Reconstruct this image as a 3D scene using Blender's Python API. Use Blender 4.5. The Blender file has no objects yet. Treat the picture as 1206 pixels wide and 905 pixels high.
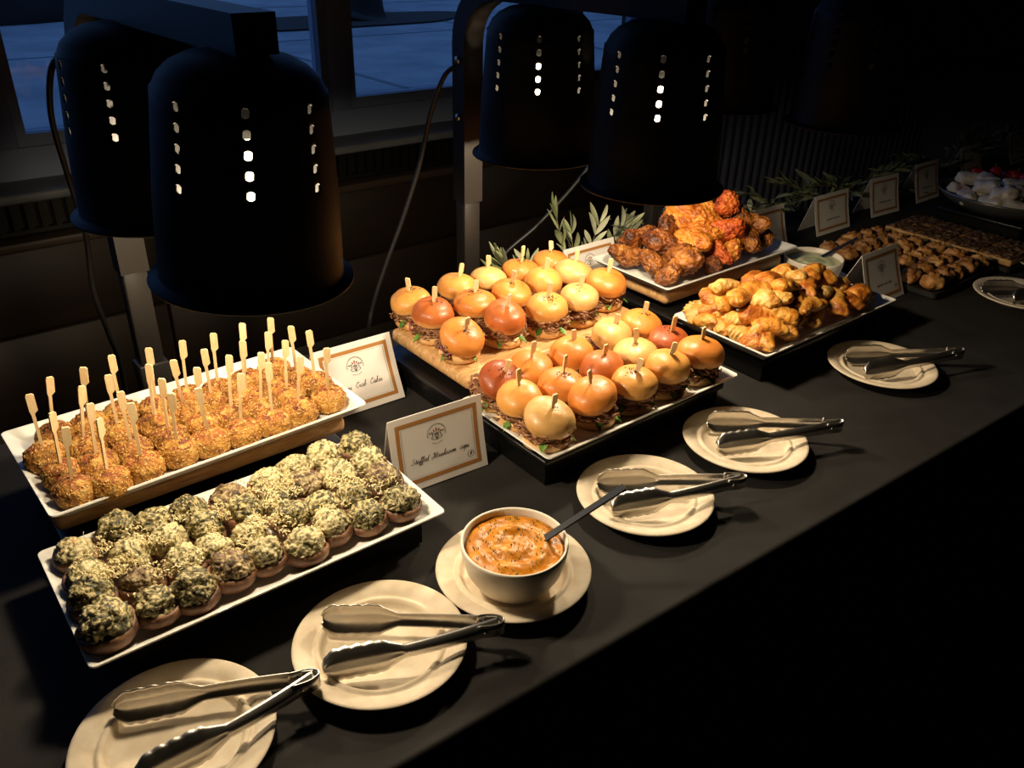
import bpy, bmesh, math, random
from mathutils import Vector, Matrix, noise
from math import sin, cos, pi, radians

# ------------------------------------------------------------------ camera, world, light, exposure
# metres; x runs along the buffet table, y towards the window wall, z = 0 is the table top
scene = bpy.context.scene
COL = scene.collection
FLOOR_Z = -0.75
cam_d = bpy.data.cameras.new('camera')
cam = bpy.data.objects.new('camera', cam_d); COL.objects.link(cam)
cam_d.sensor_width = 36.0; cam_d.lens = 36.0 * 1000.3 / 1206.0; cam_d.clip_start = 0.02; cam_d.clip_end = 200
yaw = radians(39.5); pitch = radians(28.838); roll = radians(1.4545)
_f = Vector((0, cos(pitch), -sin(pitch))); _r = Vector((1, 0, 0)); _u = _r.cross(_f)
_r2 = cos(roll) * _r + sin(roll) * _u; _u2 = -sin(roll) * _r + cos(roll) * _u
_rot = Matrix(((cos(yaw), sin(yaw), 0), (-sin(yaw), cos(yaw), 0), (0, 0, 1)))
_r2, _u2, _f = _rot @ _r2, _rot @ _u2, _rot @ _f
m4 = Matrix((_r2, _u2, -_f)).transposed().to_4x4()
m4.translation = Vector((0, -0.4091, 0.6556))
cam.matrix_world = m4
scene.camera = cam

world = bpy.data.worlds.new('dusk'); scene.world = world; world.use_nodes = True
bg = world.node_tree.nodes['Background']
bg.inputs['Color'].default_value = (0.16, 0.34, 0.80, 1); bg.inputs['Strength'].default_value = 0.56
vs = scene.view_settings
vs.view_transform = 'Standard'; vs.look = 'None'; vs.gamma = 1.0; vs.use_curve_mapping = False
vs.exposure = 0.0
LAMP_W = 5.0                      # power of each lit heat-lamp bulb
LAMP_COL = (1.0, 0.81, 0.55)

# ------------------------------------------------------------------ helpers
def lin(h):
    h = h.lstrip('#'); c = [int(h[i:i+2], 16) / 255 for i in (0, 2, 4)]
    return tuple((v / 12.92 if v <= 0.04045 else ((v + 0.055) / 1.055) ** 2.4) for v in c) + (1,)

def mat(name, col=None, rough=0.5, metal=0.0, ramp=None, nscale=20, ndetail=4, ndist=0.0, bump=None, rrand=0.0,
        spec=0.5, coat=0.0, emit=None, estr=0.0, sub=0.0, stretch=None, vrand=0.0, ntype='noise', wood=False, transl=0.0):
    m = bpy.data.materials.new(name); m.use_nodes = True
    nt = m.node_tree; N = nt.nodes; L = nt.links; b = N['Principled BSDF']
    b.inputs['Roughness'].default_value = rough; b.inputs['Metallic'].default_value = metal
    b.inputs['Specular IOR Level'].default_value = spec
    b.inputs['Coat Weight'].default_value = coat; b.inputs['Coat Roughness'].default_value = 0.15
    if sub:
        b.inputs['Subsurface Weight'].default_value = sub; b.inputs['Subsurface Scale'].default_value = 0.006
        b.inputs['Subsurface Radius'].default_value = (1, .5, .25)
    if emit: b.inputs['Emission Color'].default_value = emit; b.inputs['Emission Strength'].default_value = estr
    if col is not None: b.inputs['Base Color'].default_value = lin(col) if isinstance(col, str) else col
    tc = N.new('ShaderNodeTexCoord'); oi = N.new('ShaderNodeObjectInfo')
    mp = N.new('ShaderNodeMapping'); L.new(tc.outputs['Object'], mp.inputs['Vector'])
    if stretch: mp.inputs['Scale'].default_value = stretch
    sc = N.new('ShaderNodeVectorMath'); sc.operation = 'ADD'
    ml = N.new('ShaderNodeVectorMath'); ml.operation = 'SCALE'; ml.inputs[0].default_value = (3.1, 7.7, 5.3)
    L.new(oi.outputs['Random'], ml.inputs['Scale']); L.new(mp.outputs[0], sc.inputs[0]); L.new(ml.outputs[0], sc.inputs[1])
    colout = None
    if ramp:
        if wood:
            t = N.new('ShaderNodeTexNoise'); t.inputs['Scale'].default_value = nscale; t.inputs['Detail'].default_value = ndetail
            t.inputs['Distortion'].default_value = ndist; fac = t.outputs[0]
        elif ntype == 'voronoi':
            t = N.new('ShaderNodeTexVoronoi'); t.inputs['Scale'].default_value = nscale; fac = t.outputs['Distance']
        else:
            t = N.new('ShaderNodeTexNoise'); t.inputs['Scale'].default_value = nscale; t.inputs['Detail'].default_value = ndetail
            t.inputs['Distortion'].default_value = ndist; fac = t.outputs[0]
        L.new(sc.outputs[0], t.inputs['Vector'])
        r = N.new('ShaderNodeValToRGB'); el = r.color_ramp.elements
        while len(el) < len(ramp): el.new(0.5)
        for e, (p, c) in zip(el, ramp): e.position = p; e.color = lin(c)
        L.new(fac, r.inputs[0]); colout = r.outputs[0]
    if vrand:
        hs = N.new('ShaderNodeHueSaturation')
        if colout: L.new(colout, hs.inputs['Color'])
        else: hs.inputs['Color'].default_value = lin(col) if isinstance(col, str) else col
        mr = N.new('ShaderNodeMapRange'); mr.inputs[3].default_value = 1 - vrand; mr.inputs[4].default_value = 1 + vrand
        L.new(oi.outputs['Random'], mr.inputs[0]); L.new(mr.outputs[0], hs.inputs['Value']); colout = hs.outputs[0]
    if colout: L.new(colout, b.inputs['Base Color'])
    if bump:
        t2 = N.new('ShaderNodeTexNoise'); t2.inputs['Scale'].default_value = bump[0]; t2.inputs['Detail'].default_value = 5
        L.new(sc.outputs[0], t2.inputs['Vector'])
        bp = N.new('ShaderNodeBump'); bp.inputs['Strength'].default_value = bump[1]; bp.inputs['Distance'].default_value = bump[2]
        L.new(t2.outputs[0], bp.inputs['Height']); L.new(bp.outputs[0], b.inputs['Normal'])
    return m

M = {}
M['cloth'] = mat('black_cloth', ramp=[(.3, '#211f1e'), (.7, '#2a2827')], nscale=14, rough=.85, spec=.25, bump=(900, .35, .0008))
M['porcelain'] = mat('porcelain', '#eceae2', rough=.18, spec=.5)
M['wood'] = mat('pale_wood', ramp=[(.25, '#a9794a'), (.5, '#c99c66'), (.75, '#ddb987')], nscale=16, ndetail=3, ndist=1.2, wood=True, stretch=(1.2, 9, 9), rough=.42, bump=(60, .12, .001))
M['gloss_black'] = mat('gloss_black', '#0d0d0e', rough=.32, spec=.4)
M['pick'] = mat('bamboo_pick', ramp=[(.3, '#d9b884'), (.7, '#ecd3a6')], nscale=30, stretch=(40, 40, 3), rough=.6, vrand=.06)
M['crab'] = mat('crab_crust', ramp=[(.30, '#6a3c12'), (.43, '#a56a24'), (.56, '#bf8a38'), (.72, '#d8b26a')], nscale=70, ndetail=6, rough=.62, bump=(420, .9, .003), vrand=.1, sub=.1)
M['crab_top'] = mat('crab_toasted', ramp=[(.3, '#54260e'), (.5, '#96501e'), (.75, '#c0823a')], nscale=80, ndetail=6, rough=.5, bump=(420, .9, .003), vrand=.15)
M['panko'] = mat('panko_crumb', ramp=[(.3, '#c58632'), (.7, '#e6bf74')], nscale=200, rough=.6)
M['mush_cap'] = mat('mushroom_cap', ramp=[(.3, '#56392a'), (.5, '#80593f'), (.75, '#a17a5b')], nscale=60, rough=.5, bump=(170, .5, .002), vrand=.12, sub=.1)
M['spinach'] = mat('spinach_filling', ramp=[(.34, '#2a2a18'), (.44, '#504c2c'), (.50, '#83774c'), (.56, '#b9aa78'), (.63, '#d2c290'), (.69, '#b08648'), (.78, '#744a2b')], nscale=95, ndetail=7, ndist=2.6, rough=.5, bump=(260, .9, .003), vrand=.12)
M['spinach_cream'] = mat('creamy_filling', ramp=[(.30, '#3a3a20'), (.40, '#6b6540'), (.46, '#a89b6c'), (.53, '#cfc192'), (.62, '#dccd9e'), (.69, '#bd9352'), (.78, '#8a5a30')], nscale=75, ndetail=7, ndist=2.4, rough=.5, bump=(260, .9, .003), vrand=.1)
M['spinach_brown'] = mat('browned_filling', ramp=[(.32, '#2a2116'), (.42, '#4c3d26'), (.49, '#7a5e40'), (.55, '#93805a'), (.62, '#c0ae80'), (.72, '#8d6038'), (.80, '#5c3a22')], nscale=80, ndetail=7, ndist=2.2, rough=.5, bump=(260, .9, .003), vrand=.1)
M['cheese'] = mat('parmesan', ramp=[(.3, '#dac78c'), (.7, '#ede1b4')], nscale=60, rough=.6, vrand=.05)
BUN = [('golden', '#c58238', '#d69c52'), ('dark_glazed', '#9c4f20', '#b9672f'), ('pale_yellow', '#c49250', '#d4ab6e'), ('red_brown', '#8c3f1a', '#a55226'), ('orange', '#bf6f2b', '#d3873c')]
for n, a, b_ in BUN:
    M['bun_' + n] = mat('bun_' + n, ramp=[(.3, a), (.7, b_)], nscale=28, rough=.42, bump=(85, .4, .002), sub=.04, coat=.06, spec=.4, vrand=.08)
    # the crust is paler towards the soft rim where the bun met its neighbours
    nt = M['bun_' + n].node_tree; b0 = nt.nodes['Principled BSDF']; src = b0.inputs['Base Color'].links[0].from_socket
    tc = nt.nodes.new('ShaderNodeTexCoord'); sx = nt.nodes.new('ShaderNodeSeparateXYZ'); mr = nt.nodes.new('ShaderNodeMapRange'); nz = nt.nodes.new('ShaderNodeTexNoise'); ad = nt.nodes.new('ShaderNodeMath'); mxc = nt.nodes.new('ShaderNodeMix'); mxc.data_type = 'RGBA'
    nz.inputs['Scale'].default_value = 45; ad.operation = 'MULTIPLY_ADD'; ad.inputs[1].default_value = .012
    nt.links.new(tc.outputs['Object'], sx.inputs[0]); nt.links.new(tc.outputs['Object'], nz.inputs['Vector']); nt.links.new(nz.outputs[0], ad.inputs[0]); nt.links.new(sx.outputs[2], ad.inputs[2]); nt.links.new(ad.outputs[0], mr.inputs[0])
    mr.inputs[1].default_value = .007; mr.inputs[2].default_value = .018; nt.links.new(mr.outputs[0], mxc.inputs[0]); mxc.inputs[6].default_value = lin('#d9a765' if n != 'red_brown' else '#a8602c'); nt.links.new(src, mxc.inputs[7]); nt.links.new(mxc.outputs[2], b0.inputs['Base Color'])
M['bun_bottom'] = mat('bun_bottom', ramp=[(.3, '#d39a58'), (.7, '#edc98e')], nscale=30, rough=.6, bump=(160, .3, .001), sub=.1)
M['meat'] = mat('shredded_meat', ramp=[(.3, '#593420'), (.55, '#8a5c3c'), (.8, '#b48a68')], nscale=60, rough=.45, bump=(300, .4, .002), vrand=.12)
M['onion'] = mat('pickled_onion', '#93405f', rough=.25, sub=.2)
M['green'] = mat('salad_leaf', ramp=[(.3, '#3f6a22'), (.7, '#6f9a3c')], nscale=60, rough=.45, vrand=.15)
M['seed'] = mat('black_seed', '#14100d', rough=.5)
W_ = [('brown', [(.28, '#3e1c09'), (.45, '#7a4316'), (.6, '#a3652a'), (.8, '#c68c4a')]), ('dark', [(.28, '#1f0e06'), (.45, '#55290d'), (.62, '#8a4a1a'), (.8, '#b0722f')]),
      ('orange', [(.26, '#6a2a0b'), (.42, '#b1601d'), (.6, '#d68a34'), (.8, '#ecb35e')]), ('red', [(.26, '#5d1a0a'), (.42, '#a8431a'), (.6, '#cf6a2c'), (.8, '#e79a4e')])]
for n, r in W_:
    M['wing_' + n] = mat('wing_' + n, ramp=r, nscale=48, ndetail=7, ndist=.6, rough=.38, bump=(170, .9, .004), vrand=.1)
PST = [('pale', [(.3, '#a8702c'), (.45, '#c69245'), (.65, '#d8ae66')]), ('golden', [(.3, '#8a4512'), (.43, '#b87024'), (.58, '#d0923c'), (.8, '#dfb060')]), ('browned', [(.3, '#6c300d'), (.45, '#a4581a'), (.6, '#c27a2c'), (.8, '#d69a48')])]
for n, r in PST:
    M['pastry_' + n] = mat('pastry_' + n, ramp=r, nscale=55, ndetail=6, rough=.4, bump=(190, .7, .003), vrand=.08)
M['plate'] = mat('bagasse_plate', ramp=[(.35, '#dccaae'), (.65, '#e8d9c0')], nscale=60, rough=.75, bump=(350, .15, .0006))
M['steel'] = mat('steel', '#cdc8c0', rough=.34, metal=1.0, bump=(40, .03, .001))
M['sauce'] = mat('orange_sauce', ramp=[(.25, '#ad6a0a'), (.5, '#c97d10'), (.75, '#d6911e')], nscale=40, rough=.42, bump=(90, .5, .003), coat=.0)
M['herb'] = mat('herb_fleck', '#3c4a1c', rough=.6)
M['dip'] = mat('green_dip', ramp=[(.3, '#c0c498'), (.7, '#d2d5ae')], nscale=30, rough=.35, bump=(60, .2, .002))
M['bowl'] = mat('bowl_white', '#e6dccb', rough=.4)
M['plastic'] = mat('black_plastic', '#101010', rough=.4)
M['shade_out'] = mat('shade_black', '#0b0a0a', rough=.5, spec=.18, bump=(25, .04, .001))
M['shade_in'] = mat('shade_liner', '#0f0e0d', rough=.5)
M['post'] = mat('post_satin', '#1d1a18', rough=.45, spec=.4)
M['bulb'] = mat('bulb', '#ffffff', emit=(1.0, .82, .55, 1), estr=9.0)
M['bulb_off'] = mat('bulb_off', '#c9c2b4', rough=.2)
M['rubber'] = mat('cord_rubber', '#191716', rough=.45)
M['paper'] = mat('card_paper', '#e2dcd6', rough=.7)
M['bronze'] = mat('bronze_print', '#a8743c', rough=.45, metal=.0)
M['ink'] = mat('ink', '#3d3336', rough=.7)
M['ink_red'] = mat('ink_red', '#9c5a44', rough=.7)
M['leaf'] = mat('olive_leaf', ramp=[(.3, '#59613f'), (.7, '#8b9069')], nscale=25, rough=.5, vrand=.3)
M['leaf2'] = mat('olive_leaf_back', ramp=[(.3, '#747a5f'), (.7, '#a3a58a')], nscale=25, rough=.6, vrand=.25)
M['twig'] = mat('twig', '#5a4a33', rough=.8)
M['puff'] = mat('puff', ramp=[(.3, '#6b3d1a'), (.5, '#b37a3e'), (.75, '#d8ae70')], nscale=45, ndetail=6, rough=.5, bump=(150, .7, .003), vrand=.12)
M['topping'] = mat('flatbread_topping', ramp=[(.3, '#3a2417'), (.5, '#6d4a30'), (.7, '#a2835a'), (.85, '#c9b48c')], nscale=90, ndetail=6, rough=.5, bump=(160, .9, .004))
M['crust'] = mat('crust', ramp=[(.3, '#b98543'), (.7, '#dcb274')], nscale=40, rough=.6)
M['wrap'] = mat('rice_wrap', ramp=[(.3, '#c9bcae'), (.55, '#e3dcd2'), (.75, '#b77c74')], nscale=30, rough=.3, sub=.2, vrand=.08)
M['tomato'] = mat('red_fruit', '#a3171a', rough=.15)
M['platter'] = mat('platter', '#8b8b88', rough=.3, metal=.7)
M['slate'] = mat('slate', '#141414', rough=.6)
M['wallp'] = mat('wall_brown', ramp=[(.3, '#1d140b'), (.7, '#261a0f')], nscale=3, rough=.6, stretch=(1, 1, 8))
M['wall'] = mat('wall_dark', '#3a3430', rough=.8)
M['floor'] = mat('floor_carpet', ramp=[(.35, '#2c241d'), (.65, '#3a3027')], nscale=60, rough=.95)
M['ceil'] = mat('ceiling', '#4a4844', rough=.9)
M['frame'] = mat('window_frame', '#8794ae', rough=.5)
M['sill'] = mat('sill_stone', ramp=[(.3, '#67696d'), (.7, '#7b7d80')], nscale=12, rough=.5)
M['ledge'] = mat('ledge_wood', '#3a2e22', rough=.5)
M['grille'] = mat('vent_grille', '#15130f', rough=.5, metal=.4)
M['slat'] = mat('wall_slat', '#767b94', rough=.55)
M['pave'] = mat('pavement', ramp=[(.35, '#7d8790'), (.65, '#97a0a8')], nscale=1.5, ndetail=6, rough=.9)
M['joint'] = mat('pavement_joint', '#6a737b', rough=.9)
M['mulch'] = mat('mulch', '#221c18', rough=.95)
M['bark'] = mat('bark', '#1d1a18', rough=.95)
M['bin'] = mat('bin_plastic', '#565d7c', rough=.5)
M['bin_text'] = mat('bin_lettering', '#eceffa', rough=.5)
M['tabletop'] = mat('table_laminate', '#8d8478', rough=.5)

gm = bpy.data.materials.new('window_glass'); gm.use_nodes = True
nt = gm.node_tree; nt.nodes.clear()
o_ = nt.nodes.new('ShaderNodeOutputMaterial'); mx = nt.nodes.new('ShaderNodeMixShader'); tr = nt.nodes.new('ShaderNodeBsdfTransparent')
gl = nt.nodes.new('ShaderNodeBsdfGlossy'); fr = nt.nodes.new('ShaderNodeFresnel'); fr.inputs[0].default_value = 1.25
gl.inputs['Roughness'].default_value = .02; tr.inputs[0].default_value = (.9, .93, .95, 1)
nt.links.new(fr.outputs[0], mx.inputs[0]); nt.links.new(tr.outputs[0], mx.inputs[1]); nt.links.new(gl.outputs[0], mx.inputs[2]); nt.links.new(mx.outputs[0], o_.inputs[0])
M['glass'] = gm

def make_mesh(name, v, f, mt, smooth=True, sharp=None):
    me = bpy.data.meshes.new(name); me.from_pydata([tuple(p) for p in v], [], f)
    bm = bmesh.new(); bm.from_mesh(me); bmesh.ops.recalc_face_normals(bm, faces=bm.faces); bm.to_mesh(me); bm.free()
    for q in (mt if isinstance(mt, (list, tuple)) else [mt]): me.materials.append(M[q])
    if smooth: me.polygons.foreach_set('use_smooth', [True] * len(me.polygons))
    if sharp is not None and smooth:
        try: me.set_sharp_from_angle(angle=radians(sharp))
        except Exception: pass
    return me

def link(name, me, parent=None, loc=(0, 0, 0), rot=(0, 0, 0), scale=(1, 1, 1)):
    o = bpy.data.objects.new(name, me); COL.objects.link(o)
    o.location = loc; o.rotation_euler = rot; o.scale = scale
    if parent: o.parent = parent
    return o

def tag(o, label, cat, group=None):
    o['label'] = label; o['category'] = cat
    if group: o['group'] = group
    return o

def thing(name, label, cat, loc=(0, 0, 0), rot=(0, 0, 0), group=None):
    return tag(link(name, None, None, loc, rot), label, cat, group)

def struct(name, me, **k):
    o = link(name, me, **k)
    if not k.get('parent'): o['kind'] = 'structure'
    return o

class MB:
    def __init__(s): s.v = []; s.f = []
    def add(s, v, f):
        n = len(s.v); s.v += [tuple(p) for p in v]; s.f += [tuple(i + n for i in q) for q in f]; return s
    def box(s, x0, x1, y0, y1, z0, z1):
        return s.add([(x0, y0, z0), (x1, y0, z0), (x1, y1, z0), (x0, y1, z0), (x0, y0, z1), (x1, y0, z1), (x1, y1, z1), (x0, y1, z1)],
                     [(0, 3, 2, 1), (4, 5, 6, 7), (0, 1, 5, 4), (1, 2, 6, 5), (2, 3, 7, 6), (3, 0, 4, 7)])
    def mesh(s, name, mt, **k): return make_mesh(name, s.v, s.f, mt, **k)

def box_mesh(name, x0, x1, y0, y1, z0, z1, mt, bev=0.0, seg=2):
    me = MB().box(x0, x1, y0, y1, z0, z1).mesh(name, mt, smooth=False)
    if bev:
        bm = bmesh.new(); bm.from_mesh(me)
        bmesh.ops.bevel(bm, geom=list(bm.edges), offset=bev, segments=seg, profile=.5, affect='EDGES')
        bm.to_mesh(me); bm.free()
        me.polygons.foreach_set('use_smooth', [True] * len(me.polygons))
        try: me.set_sharp_from_angle(angle=radians(50))
        except Exception: pass
    return me

def lathe(prof, n=48, x=0, y=0, z=0):
    v = []; f = []; rings = []
    for r, h in prof:
        if r < 1e-6: rings.append([len(v)]); v.append((x, y, z + h))
        else:
            rings.append(list(range(len(v), len(v) + n)))
            v += [(x + r * cos(2 * pi * i / n), y + r * sin(2 * pi * i / n), z + h) for i in range(n)]
    for a, b in zip(rings, rings[1:]):
        for i in range(n):
            j = (i + 1) % n
            if len(a) == 1 and len(b) == 1: continue
            if len(a) == 1: f.append((a[0], b[i], b[j]))
            elif len(b) == 1: f.append((a[i], a[j], b[0]))
            else: f.append((a[i], a[j], b[j], b[i]))
    return v, f

def catmull(P, k=6, closed=False):
    P = [Vector(p) for p in P]
    if len(P) < 3 and not closed: return P
    out = []; n = len(P)
    for i in range(n if closed else n - 1):
        g = (lambda j: P[j % n]) if closed else (lambda j: P[max(0, min(n - 1, j))])
        a, b, c, d = g(i - 1), g(i), g(i + 1), g(i + 2)
        for s in range(k):
            t = s / k
            out.append(.5 * ((2 * b) + (c - a) * t + (2 * a - 5 * b + 4 * c - d) * t * t + (3 * b - a - 3 * c + d) * t ** 3))
    if not closed: out.append(P[-1])
    return out

def tube(P, r, n=8, cap=True):
    P = [Vector(p) for p in P]; v = []; f = []; up = Vector((0, 0, 1)); prev = None
    rr = r if callable(r) else (lambda t: r)
    for i, p in enumerate(P):
        t = (P[min(i + 1, len(P) - 1)] - P[max(i - 1, 0)]).normalized()
        if prev is None:
            a = t.cross(up);
            if a.length < 1e-3: a = t.cross(Vector((1, 0, 0)))
            a.normalize()
        else: a = (prev - t * prev.dot(t)).normalized()
        prev = a; b = t.cross(a); q = rr(i / max(1, len(P) - 1))
        v += [p + a * q * cos(2 * pi * k / n) + b * q * sin(2 * pi * k / n) for k in range(n)]
    for i in range(len(P) - 1):
        for k in range(n):
            j = (k + 1) % n; f.append((i * n + k, i * n + j, (i + 1) * n + j, (i + 1) * n + k))
    if cap: f.append(tuple(range(n - 1, -1, -1))); f.append(tuple(range((len(P) - 1) * n, len(P) * n)))
    return v, f

def ico(lv):
    bm = bmesh.new(); bmesh.ops.create_icosphere(bm, subdivisions=lv, radius=1)
    v = [p.co.copy() for p in bm.verts]; f = [tuple(q.index for q in p.verts) for p in bm.faces]; bm.free(); return v, f
ICO = {k: ico(k) for k in (1, 2, 3, 4, 5)}

def rect_loop(L, W, r, n=5):
    out = []
    for cx, cy, a0 in ((L / 2 - r, W / 2 - r, 0), (-L / 2 + r, W / 2 - r, pi / 2), (-L / 2 + r, -W / 2 + r, pi), (L / 2 - r, -W / 2 + r, 1.5 * pi)):
        for i in range(n + 1):
            a = a0 + pi / 2 * i / n; out.append((cx + r * cos(a), cy + r * sin(a)))
    return out

def rect_lathe(L, W, prof, r=.012):
    # prof: (inset, z); closed by a cap at both ends
    v = []; f = []; n = None
    for ins, z in prof:
        lp = rect_loop(L - 2 * ins, W - 2 * ins, max(.003, r - ins * .4)); n = len(lp)
        v += [(a, b, z) for a, b in lp]
    for i in range(len(prof) - 1):
        for k in range(n):
            j = (k + 1) % n; f.append((i * n + k, i * n + j, (i + 1) * n + j, (i + 1) * n + k))
    f.append(tuple(range(n))); f.append(tuple(range((len(prof) - 1) * n, len(prof) * n)))
    return v, f

ORD = ['', 'first', 'second', 'third', 'fourth', 'fifth', 'sixth', 'seventh', 'eighth', 'ninth', 'tenth', 'eleventh']
rng = random.Random(7)

# ------------------------------------------------------------------ the room and what lies outside the window
YW = 1.80; X0, X1 = -2.4, 4.75; YF = -2.6; ZC = 2.1
struct('floor', box_mesh('floor', X0, X1, YF, YW + .15, FLOOR_Z - .1, FLOOR_Z, 'floor'))
struct('ceiling', box_mesh('ceiling', X0, X1, YF, YW + .15, ZC, ZC + .1, 'ceil'))
struct('wall_left', box_mesh('wall_left', X0 - .1, X0, YF, YW + .15, FLOOR_Z, ZC, 'wall'))
struct('wall_front', box_mesh('wall_front', X0, X1, YF - .1, YF, FLOOR_Z, ZC, 'wall'))
struct('wall_right', box_mesh('wall_right', X1, X1 + .1, YF, YW + .15, FLOOR_Z, ZC, 'wall'))
WX0, WX1, WZ0, WZ1 = -1.42, 2.42, .13, 1.75
wall_back = struct('wall_back', MB().box(X0, X1, YW, YW + .15, FLOOR_Z, .03).box(X0, WX0, YW, YW + .15, .03, ZC).box(WX1, X1, YW, YW + .15, .03, ZC)
       .box(WX0, WX1, YW, YW + .15, WZ1, ZC).box(WX0, WX1, YW + .1, YW + .15, .03, WZ0).mesh('wall_back', 'wall', smooth=False))
# wainscot panels below the ledge, each a piece with a joint between
for r_, (z0, z1) in enumerate(((-.74, -.50), (-.494, -.265), (-.259, -.045))):
    for c_ in range(5):
        a = X0 + .01 + c_ * 1.0; b_ = a + .994
        link('wall_panel', box_mesh('wall_panel', a, b_, YW - .03, YW - .001, z0, z1, 'wallp', .003, 1), wall_back)
struct('trim_1', box_mesh('trim_1', X0 + .01, 2.60, YW - .075, YW - .001, -.044, -.022, 'ledge', .004))
struct('trim_2', box_mesh('trim_2', X0 + .01, 2.60, YW - .10, YW + .10, .072, .094, 'sill', .006))
# ornate dark vent band between ledge and sill: openings between many small bars
vb = MB().box(X0 + .01, 2.60, YW - .012, YW - .002, -.02, .07)
x = X0 + .03
while x < 2.56:
    vb.box(x, x + .012, YW - .028, YW - .012, -.015, .066); x += .03
vb.box(X0 + .02, 2.59, YW - .03, YW - .012, .052, .064).box(X0 + .02, 2.59, YW - .03, YW - .012, -.018, -.008)
struct('trim_3', vb.mesh('trim_3', 'grille', smooth=False))
win = struct('window_1', None)
mull = [-1.42, -.54, .33, 1.19, 2.06, 2.42]
fm = MB().box(WX0, WX1, YW + .02, YW + .09, .094, .165).box(WX0, WX1, YW + .02, YW + .09, 1.70, 1.75)
link('window_frame', fm.mesh('window_frame', 'frame', smooth=False), win)
for i, x in enumerate(mull):
    w = .03 if 0 < i < len(mull) - 1 else .02
    link('mullion', box_mesh('mullion', x - w, x + w, YW + .015, YW + .095, .165, 1.70, 'frame', .004, 1), win)
for a, b_ in zip(mull, mull[1:]):
    p = link('sash', MB().box(a + .03, a + .052, YW + .03, YW + .08, .165, 1.70).box(b_ - .052, b_ - .03, YW + .03, YW + .08, .165, 1.70)
             .box(a + .052, b_ - .052, YW + .03, YW + .08, .165, .192).box(a + .052, b_ - .052, YW + .03, YW + .08, 1.675, 1.70).mesh('sash', 'frame', smooth=False), win)
    link('pane', box_mesh('pane', a + .052, b_ - .052, YW + .052, YW + .058, .192, 1.675, 'glass'), p)
# vertical slats on the right-hand part of the room
x = 2.75
while x < X1 - .02:
    link('wall_slat', box_mesh('wall_slat', x, x + .028, YW - .03, YW - .001, FLOOR_Z + .1, ZC - .05, 'slat', .003, 1), wall_back); x += .055
wr = bpy.data.objects['wall_right']; y = YW - .09; sm = box_mesh('wall_slat', -.03, -.001, 0, .028, FLOOR_Z + .1, ZC - .05, 'slat', .003, 1)
while y > -.6:
    link('wall_slat', sm, wr, (X1, y, 0)); y -= .055
# outside
pv = MB()
pave = struct('pavement', box_mesh('pavement', -25, 45, YW + .16, 60, -1.15, -.95, 'pave'))
pave['kind'] = 'structure'
for xx in (-3, 1, 5, 9, 13):
    pv.box(xx - .03, xx + .03, YW + .3, 40, -.9501, -.944)
for yy in (4, 7.5, 11.5, 16, 22):
    pv.box(-20, 35, yy - .03, yy + .03, -.9501, -.944)
link('joint', pv.mesh('joint', mt='joint', smooth=False), pave)['kind'] = 'stuff'
bed = [(7.3 + 2.6 * cos(a) * (1 + .12 * sin(3 * a)), 13.3 + 1.0 * sin(a) * (1 + .15 * cos(2 * a)), -.92) for a in [2 * pi * i / 40 for i in range(40)]]
mb = MB().add(bed + [(p[0], p[1], -.96) for p in bed], [tuple(range(40))] + [(i, (i + 1) % 40, 40 + (i + 1) % 40, 40 + i) for i in range(40)])
t = thing('tree', 'dark tree trunk rising from mulch bed outside the window', 'tree', (8.1, 13.7, -.94))
v, f = tube(catmull([(0, 0, -.02), (.02, 0, .25), (-.05, .02, 1.4), (.06, 0, 3.2), (.0, .1, 5)], 8), lambda s: .55 * math.exp(-s * 16) + .30 - .1 * s, 18)
v = [Vector(p) + .035 * noise.noise_vector(Vector(p) * 6) for p in v]
link('trunk', make_mesh('trunk', v, f, 'bark'), t)
for k in range(5):
    a = k * 1.3; v, f = tube(catmull([(0, 0, 4.3), (.6 * cos(a), .6 * sin(a), 5.1), (1.6 * cos(a), 1.6 * sin(a), 5.8)], 5), lambda s: .1 - .08 * s, 8)
    link('branch', make_mesh('branch', v, f, 'bark'), t)
link('planting_bed', mb.mesh('planting_bed', 'mulch', smooth=False), pave)
v, f = ICO[4]
v = [(p.x * 1.9 * (1 + .3 * noise.noise(p * 4)), p.y * .8, max(-.1, p.z) * .8 * (1 + .5 * noise.noise(p * 5))) for p in v]
tag(link('shrub', make_mesh('shrub', v, f, 'bark'), None, (2.3, 15.8, -.94)), 'low dark shrub outside the window beyond the pavement', 'shrub')
ag = thing('spiky_plant', 'spiky long-leaved plant just outside the window', 'plant', (3.05, 3.1, -.945))
for k in range(22):
    a = k * 2.4 + .2; el = .6 + .75 * rng.random(); Ln = .75 + .4 * rng.random()
    P = [Vector((cos(a) * cos(el) * Ln * s, sin(a) * cos(el) * Ln * s, Ln * (sin(el) * s - .35 * s * s * s) + .02)) for s in [i / 8 for i in range(9)]]
    sd = Vector((-sin(a), cos(a), 0)); v = []
    for i, p in enumerate(P):
        w = .022 * (1 - (i / 8) ** 1.6) + .001; v += [p - sd * w, p + Vector((0, 0, -.006)), p + sd * w]
    f = [q for i in range(8) for q in ((i * 3, i * 3 + 1, i * 3 + 4, i * 3 + 3), (i * 3 + 1, i * 3 + 2, i * 3 + 5, i * 3 + 4))]
    link('leaf', make_mesh('leaf', v, f, 'leaf'), ag)

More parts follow.
